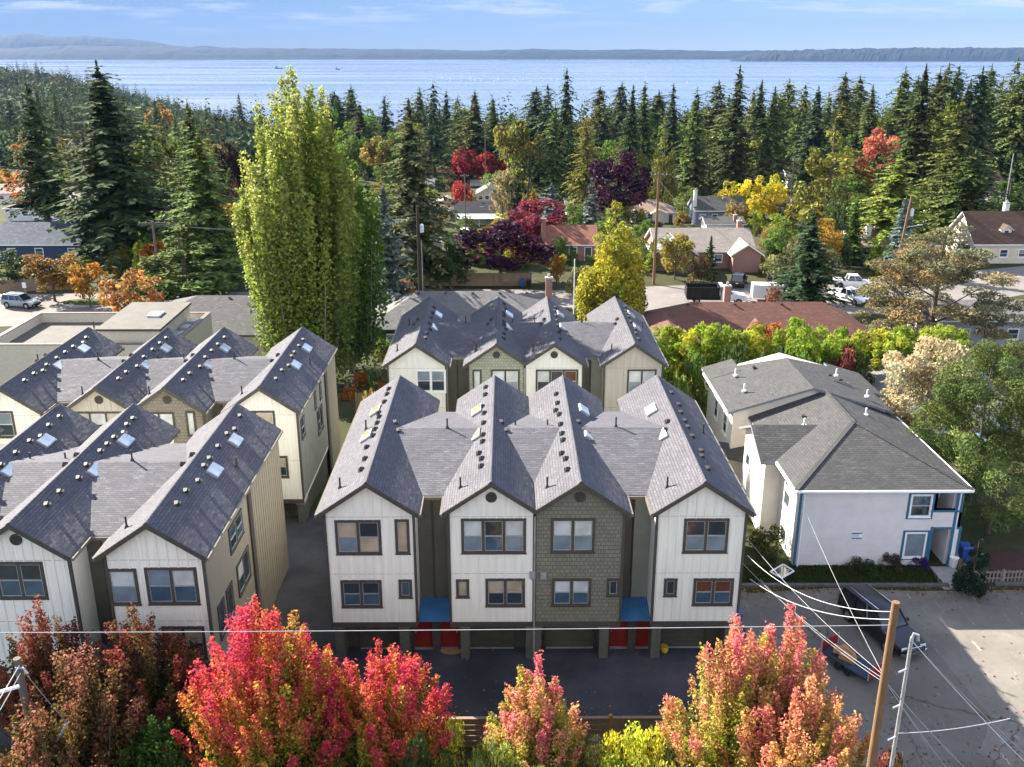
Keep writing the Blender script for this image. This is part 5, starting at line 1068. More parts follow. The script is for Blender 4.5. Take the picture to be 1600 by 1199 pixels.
# -- fallen leaves on the lot, the verge and the forecourt edge (uncountable)
rs = np.random.RandomState(78); n = 2600; q = rs.rand(n)
xs = np.where(q < .35, rs.uniform(13, 38, n), np.where(q < .75, rs.uniform(-14, 12.5, n), rs.uniform(13, 30, n))); ys = np.where(q < .35, 47.55 - rs.exponential(.5, n), np.where(q < .75, 34.8 + rs.exponential(1.2, n), 32 + rs.exponential(3.5, n)))
C = np.stack([xs, ys, rs.uniform(.02, .05, n)], 1); a = rs.rand(n) * 6.283; L = rs.uniform(.04, .085, n)
Uv = np.stack([np.cos(a) * L, np.sin(a) * L, rs.normal(size=n) * .012], 1); Vv = np.stack([-np.sin(a) * L * .7, np.cos(a) * L * .7, rs.normal(size=n) * .012], 1)
o = place('fallen_leaves', leaves_mesh('fallen_leaves', C, Uv, Vv, np.array([(.30, .14, .04), (.35, .24, .06), (.25, .05, .04), (.20, .12, .05)])[rs.randint(0, 4, n)] * rs.uniform(.6, 1.2, (n, 1)), LEAF)); tag(o, kind='stuff')

# ------------------------------------------------------------------ vehicles
TYRE = plain('tyre_rubber', (.018, .018, .018), .85); RIM = plain('alloy_rim', (.35, .35, .36), .35, .1, 6, .7); CHROME = plain('chrome', (.6, .6, .62), .12, .02, 3, 1.0)
CARG = glassy('car_glass', (.015, .02, .024), .04); LAMPR = plain('red_lamp', (.30, .015, .01), .3); LAMPW = plain('clear_lamp', (.6, .6, .6), .2)
def car(label, x, y, rz, body, kind='suv', z=None, name='parked_car', cat='car', s=1.0):
    r = thing(name, label, cat, (x, y, T(x, y) + .035 if z is None else z), rz); r.scale = (s, s, s)
    if kind == 'suv': L, hw, zb, gh, g0, g1, t0, t1 = 4.6, .93, 1.02, 1.70, -2.15, 1.05, -1.9, .35
    elif kind == 'wagon': L, hw, zb, gh, g0, g1, t0, t1 = 5.4, .98, 1.06, 1.78, -2.6, 1.05, -2.4, .45
    elif kind == 'pickup': L, hw, zb, gh, g0, g1, t0, t1 = 5.7, .97, 1.08, 1.82, -.75, 1.45, -.55, .75
    else: L, hw, zb, gh, g0, g1, t0, t1 = 4.6, .9, .92, 1.45, -1.75, 1.15, -1.25, .3
    h = L / 2; st = [(-h, .84, .48, zb - .14), (-h + .10, .97, .36, zb - .02), (-h + .5, 1, .30, zb), (-.2, 1, .28, zb), (g1 - .1, 1, .28, zb - .01), (h - .75, .98, .30, zb - .10), (h - .16, .90, .36, zb - .22), (h, .74, .46, zb - .36)]
    m = MB(); rings = []
    for (a, w, b, t) in st:
        w *= hw; k = len(m.v); m.v += [(a, -w * .93, b), (a, -w, b + .16), (a, -w, t - .16), (a, -w * .9, t), (a, w * .9, t), (a, w, t - .16), (a, w, b + .16), (a, w * .93, b)]; rings.append(k)
    for a, b in zip(rings, rings[1:]):
        for j in range(8): m.f.append((a + j, b + j, b + (j + 1) % 8, a + (j + 1) % 8)); m.m.append(0)
    m.f.append(tuple(rings[0] + j for j in range(8))); m.m.append(0); m.f.append(tuple(rings[-1] + j for j in range(7, -1, -1))); m.m.append(0)
    w0, w1 = hw * .90, hw * .74; z0 = zb - .02
    m.hexa([(t0 - .02, -w1 - .01, gh - .05), (t1 + .02, -w1 - .01, gh - .05), (t1 + .02, w1 + .01, gh - .05), (t0 - .02, w1 + .01, gh - .05)], [(t0 + .1, -w1 + .1, gh + .02), (t1 - .12, -w1 + .1, gh + .02), (t1 - .12, w1 - .1, gh + .02), (t0 + .1, w1 - .1, gh + .02)])
    for sy in (-1, 1):                                                                   # pillars, sills
        m.bar((g0, sy * w0, z0), (t0, sy * w1, gh - .03), .10, .09); m.bar((g1, sy * w0, z0), (t1, sy * w1, gh - .03), .07, .08)
        for f in ((.36, .68) if kind in ('suv', 'wagon') else (.5,)): m.bar((g0 + (g1 - g0) * f, sy * (w0 + .012), z0), (t0 + (t1 - t0) * f, sy * (w1 + .012), gh - .03), .08, .05)
    if kind == 'pickup':
        m.box(-h + .12, g0 - .05, -hw * .98, -hw * .86, zb - .05, zb + .12); m.box(-h + .12, g0 - .05, hw * .86, hw * .98, zb - .05, zb + .12); m.box(-h + .04, -h + .12, -hw * .98, hw * .98, zb - .05, zb + .12)
    bd = m.build('body', paint(body[0], body[1]), r, smooth=True)
    g = MB(); g.hexa([(g0 + .03, -w0 + .03, z0), (g1 - .02, -w0 + .03, z0), (g1 - .02, w0 - .03, z0), (g0 + .03, w0 - .03, z0)], [(t0 + .02, -w1 + .03, gh - .04), (t1 - .02, -w1 + .03, gh - .04), (t1 - .02, w1 - .03, gh - .04), (t0 + .02, w1 - .03, gh - .04)]); g.build('window_glass', CARG, r)
    wr = .36 if kind != 'sedan' else .33
    for ax in (-h * .60, h * .62):
        for sy in (-1, 1):
            a = MB(); a.tube([(ax, sy * (hw - .06), wr + .04), (ax, sy * (hw + .006), wr + .04)], wr + .07, 18); a.build('wheel_arch', plain('black_plastic', (.012, .012, .013), .7), r)
            w = MB(); w.tube([(ax, sy * (hw - .2), wr), (ax, sy * (hw + .012), wr)], wr, 18); wo_ = w.build('wheel', TYRE, r, smooth=True)
            w = MB(); w.tube([(ax, sy * (hw - .05), wr), (ax, sy * (hw + .022), wr)], wr * .62, 14)
            w.build('rim', RIM, wo_)
    for sy in (-1, 1):
        a = MB(); a.box(h - .22, h - .06, sy * hw * .62 - .17, sy * hw * .62 + .17, zb - .38, zb - .24); a.build('headlight', LAMPW, r)
        a = MB(); a.box(-h - .015, -h + .12, sy * hw * .76 - .09, sy * hw * .76 + .09, zb - .36, zb - .05); a.build('tail_light', LAMPR, r)
        a = MB(); a.box(g1 - .42, g1 - .24, sy * (hw + .10) - .09, sy * (hw + .10) + .09, zb + .02, zb + .17); a.build('mirror', paint(body[0], body[1]), r)
    a = MB(); a.box(-h - .05, -h + .08, -hw * .85, hw * .85, .42, .60); a.build('bumper', CHROME if kind == 'wagon' else plain('black_plastic', (.012, .012, .013), .7), r)
    a = MB(); a.box(h - .10, h + .07, -hw * .8, hw * .8, .40, .58); a.build('bumper', CHROME if kind == 'wagon' else plain('black_plastic', (.012, .012, .013), .7), r)
    a = MB(); a.box(-h - .03, -h - .016, -.16, .16, .68, .80); a.build('number_plate', WHITEP, r)
    if kind in ('suv', 'wagon'):
        for sy in (-1, 1): a = MB(); a.box(t0 + .2, t1 - .15, sy * (w1 - .14) - .025, sy * (w1 - .14) + .025, gh + .025, gh + .075); a.build('roof_rail', CHROME, r)
    if kind == 'wagon': a = MB(); a.box(h - .02, h + .02, -.5, .5, .62, .80); a.build('grille', CHROME, r)
    return r
BLACKP, WHITEC, SILV, NAVYC = ('black_car_paint', (.012, .012, .014)), ('white_car_paint', (.72, .72, .71)), ('silver_green_car_paint', (.24, .28, .28)), ('blue_car_paint', (.06, .13, .22))
a, b = at(1160 + 580 / 3.634, 720 + 905 / 3.634, 0), at(1160 + 812 / 3.634, 720 + 1100 / 3.634, 0); dv = (b - a); rz = math.atan2(dv.y, dv.x); nrm_ = Vector((-dv.y, dv.x, 0)).normalized()
c = (a + b) / 2 + nrm_ * .95; car('long black wagon with chrome bumper and roof rails on the parking lot', c.x, c.y, rz, BLACKP, 'wagon', .012, s=.93)
def gcar(label, px, py, rz, body, kind, **k): g = ground(px, py); return car(label, g.x, g.y, R(rz), body, kind, **k)
gcar('black sport utility car parked on the far verge beside the brick gable', 1154, 446, 70, BLACKP, 'suv')
gcar('dark sport utility car parked nearest the dense dark pine', 1208, 443, 75, ('charcoal_car_paint', (.02, .02, .024)), 'suv')
gcar('white pickup half hidden behind the dense dark pine, upper one', 1330, 450, -8, WHITEC, 'pickup', name='parked_pickup', cat='pickup')
gcar('white pickup nose beside the wide grey-brown cedar, lower one', 1326, 472, -62, WHITEC, 'pickup', name='parked_pickup', cat='pickup')
gcar('grey-green car parked by the island at the left', 34, 480, -14, SILV, 'suv')
gcar('blue car under the low spreading cedar', 232, 430, 25, NAVYC, 'suv')
gcar('white car parked in the carport of the black-roofed house', 727, 372, -80, WHITEC, 'suv')
gcar('small blue car behind the second dark car', 1226, 441, 60, NAVYC, 'sedan')
gcar('white van in the parking area behind the tall sparse fir', 70, 345, 10, WHITEC, 'suv')
gcar('dark car in the parking area behind the tall sparse fir', 95, 352, 10, BLACKP, 'sedan')
def dump_truck():
    g = ground(1118, 475); r = thing('dump_truck', 'white cab truck with tall black dump bed on the street', 'truck', (g.x, g.y, g.z + .035), R(-4))
    P = paint(*WHITEC); B = plain('black_steel', (.014, .014, .015), .5, .2, 3, .3)
    m = MB(); m.hexa([(.5, -1, .75), (2.35, -1, .75), (2.35, 1, .75), (.5, 1, .75)], [(.6, -1, 1.45), (2.3, -1, 1.45), (2.3, 1, 1.45), (.6, 1, 1.45)]); m.hexa([(.55, -.95, 1.45), (2.15, -.95, 1.45), (2.15, .95, 1.45), (.55, .95, 1.45)], [(.7, -.8, 2.15), (1.6, -.8, 2.15), (1.6, .8, 2.15), (.7, .8, 2.15)])
    m.hexa([(2.3, -.95, .6), (3.7, -.9, .6), (3.7, .9, .6), (2.3, .95, .6)], [(2.3, -.9, 1.45), (3.6, -.78, 1.28), (3.6, .78, 1.28), (2.3, .9, 1.45)]); m.build('cab', P, r)
    m = MB()
    for sy in (-1, 1): m.hexa([(.85, sy * .955, 1.48), (1.95, sy * .955, 1.48), (1.95, sy * .94, 1.48), (.85, sy * .94, 1.48)], [(.9, sy * .83, 2.08), (1.55, sy * .83, 2.08), (1.55, sy * .8, 2.08), (.9, sy * .8, 2.08)])
    m.poly([(2.17, -.88, 1.5), (2.17, .88, 1.5), (1.66, .74, 2.1), (1.66, -.74, 2.1)]); m.build('window_glass', CARG, r)
    m = MB(); x0, x1, w, z0, z1 = -3.9, .25, 1.15, .95, 2.35
    m.box(x0, x1, -w, w, z0, z0 + .1); m.box(x0, x1, -w, -w + .07, z0 + .1, z1); m.box(x0, x1, w - .07, w, z0 + .1, z1); m.box(x0, x0 + .07, -w + .07, w - .07, z0 + .1, z1); m.box(x1 - .07, x1, -w + .07, w - .07, z0 + .1, z1 + .25)
    for k in range(6): xx = x0 + .3 + k * .72; m.box(xx, xx + .08, -w - .06, -w, z0, z1); m.box(xx, xx + .08, w, w + .06, z0, z1)
    m.box(x0 + .2, 3.4, -.45, .45, .55, .93); m.build('dump_bed', B, r)
    m = MB(); m.box(.2, .75, -1.05, 1.05, 2.42, 2.55); m.build('cab_guard', WHITEP, r)
    for ax in (-2.5, 2.75):
        for sy in (-1, 1):
            w_ = MB(); w_.tube([(ax, sy * .7, .45), (ax, sy * 1.0, .45)], .45, 16); q = w_.build('wheel', TYRE, r); w_ = MB(); w_.tube([(ax, sy * .95, .45), (ax, sy * 1.02, .45)], .26, 12); w_.build('rim', RIM, q)
    for sy in (-1, 1): m = MB(); m.box(3.62, 3.73, sy * .65 - .14, sy * .65 + .14, .85, 1.05); m.build('headlight', LAMPW, r)
    m = MB(); m.box(3.7, 3.85, -.95, .95, .5, .72); m.build('bumper', CHROME, r)
dump_truck()
g = ground(1198, 470); r = thing('box_trailer', 'white enclosed box trailer parked behind the dump truck', 'trailer', (g.x, g.y, g.z + .035), R(-6))
m = MB(); m.hexa([(-2, -1, .5), (2, -1, .5), (2, 1, .5), (-2, 1, .5)], [(-2, -1, 2.2), (1.9, -1, 2.2), (1.9, 1, 2.2), (-2, 1, 2.2)])
for x in np.arange(-1.8, 1.9, .4): m.box(x, x + .03, -1.012, -1, .55, 2.15)
m.build('body', paint('trailer_white', (.7, .7, .68)), r)
for sy in (-1, 1): m = MB(); m.tube([(0, sy * .85, .33), (0, sy * 1.06, .33)], .33, 14); m.build('wheel', TYRE, r)
m = MB(); m.bar((1.95, -.5, .5), (3.1, 0, .45), .08, .08); m.bar((1.95, .5, .5), (3.1, 0, .45), .08, .08); m.build('hitch', DARKM, r)
# open flatbed trailer with red side gates, and what lies on it
g = at(1330, 1044, 0); tr_ = thing('flatbed_trailer', 'open flatbed trailer with red mesh gates on the lot', 'trailer', (g.x, g.y, .012), R(122)); tr_.scale = (.58, .58, .58)
m = MB(); m.box(-2.4, 2.4, -1.05, 1.05, .55, .66)
for x in np.arange(-2.3, 2.4, .22): m.box(x, x + .16, -1.02, 1.02, .66, .685)
m.build('deck', plain('dark_blue_planks', (.035, .05, .075), .7, .3), tr_)
RG = plain('red_gate_paint', (.22, .02, .02), .5)
for x in (-2.42, 2.42):
    m = MB(); m.box(x - .02, x + .02, -1.0, 1.0, .7, 1.65)
    m.build('gate', RG, tr_)
    m = MB(); m.box(x - .05, x + .05, -1.08, -1.0, .6, 1.8); m.build('gate_post', PALEM, tr_); m = MB(); m.box(x - .05, x + .05, 1.0, 1.08, .6, 1.8); m.build('gate_post', PALEM, tr_)
for x in (-.5, .5):
    for sy in (-1, 1): m = MB(); m.tube([(x, sy * 1.07, .33), (x, sy * 1.27, .33)], .33, 14); m.build('wheel', TYRE, tr_)
BX = plain('brown_board', (.34, .19, .085), .8, .15)
for k, (dx, dy, rr, q, lb) in enumerate(((.3, .25, .3, 1.2, 'flattened brown carton lying uppermost on the flatbed trailer'), (.75, -.2, -.15, 1.3, 'long brown board leaning across the flatbed trailer'), (1.25, .2, .5, .8, 'short brown carton at the trailer gate end'))):
    v = Matrix.Rotation(R(122), 3, 'Z') @ Vector((dx, dy, 0)) * .58; q *= .65; m = MB(); m.hexa([(-q / 2, -.2, 0), (q / 2, -.2, .04), (q / 2, .2, .04), (-q / 2, .2, 0)], [(-q / 2, -.2, .3 - .06 * k), (q / 2, -.2, .34), (q / 2, .2, .3), (-q / 2, .2, .26)]); m.box(-q / 2 + .02, q / 2 - .02, -.015, .015, .28, .33)
    tag(m.build('carton', BX, None, (g.x + v.x, g.y + v.y, .41 + .05 * k), (0, 0, R(122) + rr)), lb, 'carton', 'cartons on the flatbed trailer')
# ------------------------------------------------------------------ fences, decks, yard things
def fence(label, pts, h, mat, name='fence', rail=False, gap=.0, bw=.14, z=None, group=None):
    zf = (lambda x, y: T(x, y)) if z is None else (lambda x, y: z); p0 = Vector((pts[0][0], pts[0][1], 0)); r = thing(name, label, 'fence', (p0.x, p0.y, zf(p0.x, p0.y)), 0, group); z00 = zf(p0.x, p0.y)
    m = MB(); posts = []; L = []
    for a, b in zip(pts, pts[1:]):
        a, b = Vector((a[0], a[1], 0)), Vector((b[0], b[1], 0)); d = b - a; n = max(1, int(d.length / (bw + gap)))
        for k in range(n):
            q = a + d * ((k + .5) / n); zz = zf(q.x, q.y) - z00; u = d.normalized() * bw * .46; v = Vector((-u.y, u.x, 0)).normalized() * .012; hh = h + .02 * ((k * 7) % 3)
            o = q - p0; c_ = [o - u - v, o + u - v, o + u + v, o - u + v]
            m.hexa([(c.x, c.y, zz - .1) for c in c_], [(c.x, c.y, zz + hh) for c in c_])
        n = max(1, int(d.length / 2.4))
        for k in range(n + 1):
            q = a + d * (k / n); zz = zf(q.x, q.y) - z00; o = q - p0; posts.append((o.x, o.y, zz))
        for hh in (.35 * h, .85 * h):
            for k in range(n):
                q0, q1 = a + d * (k / n), a + d * ((k + 1) / n); L.append(((q0 - p0).x, (q0 - p0).y + .04, zf(q0.x, q0.y) - z00 + hh, (q1 - p0).x, (q1 - p0).y + .04, zf(q1.x, q1.y) - z00 + hh))
    m.build('boards', mat, r)
    for x0, y0, z0, x1, y1, z1 in L: MB().bar((x0, y0, z0), (x1, y1, z1), .04, .09).build('rail', mat, r)
    for (x, y, zz) in posts: MB().box(x - .055, x + .055, y - .055, y + .055, zz - .2, zz + h + .08).build('post', mat, r)
    return r
# plank fence in front of the forecourt: stacked level planks between posts
def plank_fence():
    y = 34.6; r = thing('fence', 'horizontal plank fence between the forecourt and the front maples', 'fence', (-8, y, 0))
    for k in range(8):
        x = k * 2.6 - .5; MB().box(x - .07, x + .07, -.07, .07, -1.6, 1.62).build('post', wood('honey_post', (.36, .21, .08), (9, 9, .6)) if k == 5 else CEDARF, r)
        if k < 7:
            m = MB()
            for j in range(7): m.box(x + .07, x + 2.53, -.05, -.02, -.5 + j * .28, -.5 + j * .28 + .24)
            m.box(x + .07, x + 2.53, -.11, .06, 1.47, 1.51); m.build('panel', CEDARF, r)
plank_fence()
def gp(px, py): g = ground(px, py); return (g.x, g.y)
fence('tall weathered board fence along the far side of the street', [gp(655, 447), gp(830, 447)], 1.8, CEDARF)
fence('red-brown board fence running down to the white pickups', [gp(1335, 400), gp(1372, 420), gp(1405, 446)], 1.9, REDF)
fence('weathered fence under the dark blue house', [gp(0, 458), gp(112, 452)], 1.7, CEDARF)
fence('board fence climbing past the huge dark fir', [gp(178, 428), gp(235, 410)], 1.7, CEDARF)
fence('dark board fence behind the shady garden', [(-13, 78), (-9, 79)], 1.8, CEDARF)
fence('board fence beside the upper road', [gp(1530, 292), gp(1575, 298)], 1.8, CEDARF)
fence('little weathered picket fence before the mulch bed', [(at(1490, 912, 0).x, at(1490, 912, 0).y), (at(1640, 908, 0).x, at(1640, 908, 0).y)], .75, plain('weathered_picket', (.20, .17, .145), .8), gap=.12, bw=.09)
fence('weathered picket fence beside the apartment path', [(at(1493, 884, 0).x, at(1493, 884, 0).y), (at(1520, 912, 0).x, at(1520, 912, 0).y)], .7, CEDARF, gap=.1, bw=.09)
# red deck rail by the nearest left townhouse
dk = thing('deck', 'red painted deck with picket rail behind the dark maples', 'deck', (-17.6, 33.6, 0))
m = MB(); m.box(0, 4.6, 0, 3.0, .5, .62); m.build('floor', plain('red_deck_paint', (.25, .02, .02), .6), dk)
m = MB()
for x in np.arange(0, 4.6, .13): m.box(x, x + .05, 0, .03, .62, 1.55)
for y in np.arange(0, 3.0, .13): m.box(4.55, 4.58, y, y + .05, .62, 1.55)
m.box(-.02, 4.62, -.03, .06, 1.55, 1.62); m.box(4.53, 4.62, .06, 3.0, 1.55, 1.62); m.build('rail', plain('red_deck_paint', (.25, .02, .02), .6), dk)
for x, y in ((.1, .1), (4.5, .1), (4.5, 2.9)): MB().box(x - .06, x + .06, y - .06, y + .06, -1.2, 1.7).build('post', plain('red_deck_paint', (.25, .02, .02), .6), dk)
# bins, bucket, hatch, mats, trampoline
def wheelie(label, x, y, col, rz=0): 
    r = thing('wheeled_bin', label, 'bin', (x, y, T(x, y) + .02), rz); P = plain('bin_plastic_%d' % int(col[2] * 100), col, .4)
    m = MB(); m.hexa([(-.22, -.25, .08), (.22, -.25, .08), (.22, .25, .08), (-.22, .25, .08)], [(-.29, -.34, .98), (.29, -.34, .98), (.29, .34, .98), (-.29, .34, .98)]); m.build('body', P, r)
    m = MB(); m.hexa([(-.31, -.38, .985), (.31, -.38, .985), (.31, .36, .985), (-.31, .36, .985)], [(-.27, -.32, 1.09), (.27, -.32, 1.09), (.27, .32, 1.12), (-.27, .32, 1.12)]); m.build('lid', P, r)
    for s in (-1, 1): m = MB(); m.tube([(s * .24, .28, .1), (s * .30, .28, .1)], .1, 12); m.build('wheel', TYRE, r)
g = at(1489, 866, 0); wheelie('blue wheeled bin inside the apartment entry', g.x + .25, 50.5, (.02, .06, .25)); g = at(1163, 950, 0); wheelie('blue wheeled bin at the right corner of the main row', 12.05, 43.6, (.02, .06, .26))
g = gp(816, 449); wheelie('blue wheeled bin by the far street fence', g[0], g[1], (.02, .07, .27)); wheelie('black wheeled bin by the far street fence', g[0] + .9, g[1], (.015, .015, .017))
g = at(1489, 886, 0); b = thing('bucket', 'white bucket standing beside the apartment path', 'bucket', (g.x, g.y, .026)); m = MB(); m.tube([(0, 0, 0), (0, 0, .62)], [.19, .25], 18); m.build('body', WHITEP, b); m = MB(); m.tube([(0, 0, .58), (0, 0, .63)], .27, 18); m.build('rim', WHITEP, b)
c4_ = [at(1160 + u / 3.634, 720 + v / 3.634, .25) for u, v in ((158, 632), (232, 590), (292, 628), (222, 668))]; b = thing('hatch_cover', 'square dark hatch with white frame on the side lawn', 'hatch', (c4_[0].x, c4_[0].y, 0)); o_ = c4_[0]
m = MB(); m.slab([((p.x - o_.x), (p.y - o_.y), .25) for p in reversed(c4_)], .22); m.build('panel', glassy('dark_hatch_glass', (.02, .04, .045), .12), b)
m = MB()
for i in range(4): p, q = c4_[i], c4_[(i + 1) % 4]; m.bar((p.x - o_.x, p.y - o_.y, .26), (q.x - o_.x, q.y - o_.y, .26), .09, .06)
m.build('frame', WHITEP, b)
g = at(706, 1022, 0); m = MB(); m.slab([(math.cos(a) * .62, -abs(math.sin(a)) * .42, .02) for a in np.linspace(math.pi, 2 * math.pi, 16)][::-1] if False else [(.62 * math.cos(a), .42 * math.sin(a), .025) for a in np.linspace(math.pi, 2 * math.pi, 16)], .02); tag(m.build('door_mat', plain('straw_mat', (.36, .22, .06), .95, .25, 8), None, (g.x, YB + 1.0, .012)), 'half-round straw door mat before the red door', 'mat')
g = at(1037, 1020, 0); b = thing('yellow_pot', 'round yellow pot beside a garage pier', 'pot', (g.x, g.y, .012)); m = MB(); m.tube([(0, 0, 0), (0, 0, .1), (0, 0, .22), (0, 0, .34), (0, 0, .38)], [.12, .2, .23, .19, .17], 16); m.build('body', plain('yellow_glaze', (.55, .36, .03), .3), b, smooth=True); m = MB(); m.tube([(0, 0, .37), (0, 0, .40)], .20, 16); m.build('rim', plain('yellow_glaze', (.55, .36, .03), .3), b)
g = atY(1592, 565, 70); b = thing('trampoline', 'blue-rimmed round trampoline with safety net poles', 'trampoline', (g.x, 70, T(g.x, 70))); m = MB(); P_ = [(2.0 * math.cos(a), 2.0 * math.sin(a), .9) for a in np.linspace(0, 6.2832, 33)]; m.tube(P_, .09, 6, caps=False); m.build('rim', plain('blue_pad', (.12, .30, .60), .5), b)
m = MB(); m.poly([(p[0] * .97, p[1] * .97, .88) for p in P_[:-1]]); m.build('mat', plain('black_mat', (.015, .015, .017), .6), b)
for k in range(6):
    a = k * math.pi / 3; m = MB(); m.tube([(2.08 * math.cos(a), 2.08 * math.sin(a), 0), (2.08 * math.cos(a), 2.08 * math.sin(a), 2.6)], .035, 6); m.build('net_pole', plain('blue_pad', (.12, .30, .60), .5), b)
g = ground(42, 470); b = thing('road_sign', 'small white road sign by the fence at the left', 'sign', (g.x, g.y, g.z)); m = MB(); m.tube([(0, 0, 0), (0, 0, 2.4)], .035, 8); m.build('pole', PALEM, b); m = MB(); m.box(-.25, .25, -.06, -.036, 1.7, 2.4); m.build('panel', WHITEP, b)
gi = ground(138, 474); m = MB(); m.slab([(3.6 * math.cos(a), 1.9 * math.sin(a), .16) for a in np.linspace(0, 6.2832, 29)[:-1]], .2); tag(m.build('island_kerb', CONC, None, (gi.x, gi.y, gi.z)), kind='structure')
m = MB(); m.slab([(3.3 * math.cos(a), 1.6 * math.sin(a), .22) for a in np.linspace(0, 6.2832, 29)[:-1]], .1); tag(m.build('island_grass', GRASSM, None, (gi.x, gi.y, gi.z)), kind='structure')
# two cushions propped in the recess of the left row, small meters on the party wall
for px, lb in ((840 - 8, 'left of the white downspout'), (840 + 9, 'right of the white downspout')):
    p = atY(px, 898, YB); m = MB(); m.box(-.14, .14, -.10, .0, -.2, .2); m.box(-.10, .10, -.12, -.10, -.1, .1); tag(m.build('meter_box', PALEM, None, (p.x, YB - .025, p.z)), 'pale meter box on the facade, ' + lb, 'meter box')
# ------------------------------------------------------------------ utility poles and cables
def upole(label, x, y, ztop, rad, mat, arm=None, can=None, lean=(0, 0), conduit=None, lamp=None, zb=None, name='utility_pole'):
    zb = T(x, y) if zb is None else zb; r = thing(name, label, 'utility pole', (x, y, zb)); h = ztop - zb; tp = Vector((lean[0], lean[1], h))
    m = MB(); m.tube([(0, 0, -.5), tuple(tp * .5), tuple(tp)], [rad * 1.2, rad * 1.08, rad * .9], 14); m.build('pole', mat, r, smooth=True)
    if arm:
        for dz, L, az in arm:
            v = Vector((math.cos(az), math.sin(az), 0)) * L / 2; c = tp * ((h - dz) / h) + Vector((0, -rad, 0)); am = MB(); am.bar(c - v, c + v, .10, .12); a_ = am.build('crossarm', POLEG, r)
            for f in (-.9, -.45, .45, .9): q = c + v * f; im = MB(); im.tube([q + Vector((0, 0, .05)), q + Vector((0, 0, .12)), q + Vector((0, 0, .22))], [.03, .06, .045], 8); im.build('insulator', PALEM, a_)
    if can:
        c = tp * ((h - can) / h) + Vector((rad + .28, -.1, 0)); m = MB(); m.tube([c - Vector((0, 0, .45)), c + Vector((0, 0, .40)), c + Vector((0, 0, .5))], [.24, .24, .15], 14); m.build('transformer', plain('transformer_grey', (.6, .61, .62), .4), r, smooth=True)
    if conduit: m = MB(); m.tube([(conduit[0], conduit[1], 0), (conduit[0], conduit[1], h - conduit[2])], .05, 8); m.build('conduit', PALEM, r)
    if lamp: c = tp * ((h - lamp) / h); m = MB(); m.bar(c, c + Vector((1.6, -.3, .4)), .06, .06); m.box(c.x + 1.5, c.x + 2.1, c.y - .42, c.y - .18, c.z + .36, c.z + .48); m.build('street_lamp', PALEM, r)
    return r
p1 = at_px(1400, 941, 26.2)
upole('tall brown wooden pole in front of the parking lot', p1[0], 26.2, p1[1], .135, POLE, zb=-.6)
p2 = at_px(1425, 996, 26.6); mp_ = upole('slim galvanised mast standing beside the tall brown pole', p2[0], 26.6, p2[1], .062, PALEM, zb=-.6, name='metal_mast')
for zz in (1.2, 2.6, 3.9): m = MB(); m.bar((-.35, -.2, p2[1] + .6 - zz), (.03, 0, p2[1] + .6 - zz), .05, .05); m.build('bracket', PALEM, mp_)
m = MB(); m.tube([(0, 0, p2[1] + .55), (.05, 0, p2[1] + .75), (.16, -.05, p2[1] + .72), (.2, -.05, p2[1] + .5)], .05, 8); m.build('weatherhead', PALEM, mp_)
p3 = at_px(26, 1029, 30); lp = upole('grey weathered pole at the lower left with a white side arm', p3[0], 30, p3[1], .15, POLEG, zb=-1.2)
m = MB(); m.bar((0, -.15, p3[1] + 1.2 - 1.1), (-1.6, -.4, p3[1] + 1.2 - 1.5), .10, .10); m.build('side_arm', WHITEP, lp)
m = MB(); m.tube([(0, -.15, p3[1] + .9), (.35, -.3, p3[1] + 1.0), (.5, -.35, p3[1] + .8)], .04, 8); m.build('bracket', PALEM, lp)
a, b = at_px(64, 1205, 29), at_px(105, 1130, 29); m = MB(); m.tube([(a[0], 29, a[1]), (b[0], 29, b[1])], .055, 8); tag(m.build('guy_strut', PALEM), 'pale metal strut slanting up beside the grey pole', 'strut')
a, b = at_px(105, 1133, 29), at_px(117, 1205, 29); m = MB(); m.tube([(a[0], 29, a[1]), (b[0], 29, b[1])], .03, 8); tag(m.build('guy_guard', plain('yellow_plastic', (.5, .34, .02), .4)), 'yellow plastic guy wire guard hanging from the strut', 'guy guard')
def farpole(label, px, pt, D, rad=.16, mat=POLE, **k): q = at_px(px, pt, D); return upole(label, q[0], D, q[1], rad, mat, **k)
farpole('dark street pole with grey transformer right of the grey-blue spruce', 652, 322, 112, .17, plain('dark_creosote_pole', (.05, .035, .025), .85), can=2.6, conduit=(.35, -.1, 4.0))
farpole('brown street pole with lamp arm before the long brick house', 1030, 268, 130, .17, POLE, arm=[(.5, 2.2, 0)], lamp=9.0)
farpole('leaning brown pole with two grey cans at the right', 1413, 306, 126, .17, POLE, can=2.2, lean=(1.0, 0), lamp=4.2)
farpole('grey pole with wide crossarm beside the low spreading cedar', 238, 346, 122, .16, POLEG, arm=[(.2, 3.4, .15)])
farpole('thin pale pole behind the black-roofed house', 726, 272, 190, .12, POLEG, arm=[(.4, 1.6, 0)])
farpole('thin pole in the wood above the crimson maples', 758, 195, 300, .15, POLEG, arm=[(.6, 2.4, 0)])
farpole('dark pole beside the bright yellow tree', 1242, 245, 215, .14, plain('dark_creosote_pole', (.05, .035, .025), .85), arm=[(.5, 2.0, 0)])
farpole('pale lamp pole near the upper road', 1584, 240, 200, .10, PALEM)
farpole('slim white flagpole in the yard behind the farthest row', 898, 405, 98, .05, WHITEP, name='flagpole')
CW = plain('bright_cable', (.55, .54, .52), .4, .1, 3, .2); CD = plain('dark_cable', (.05, .05, .05), .5); CM_ = plain('grey_cable', (.25, .25, .25), .45)
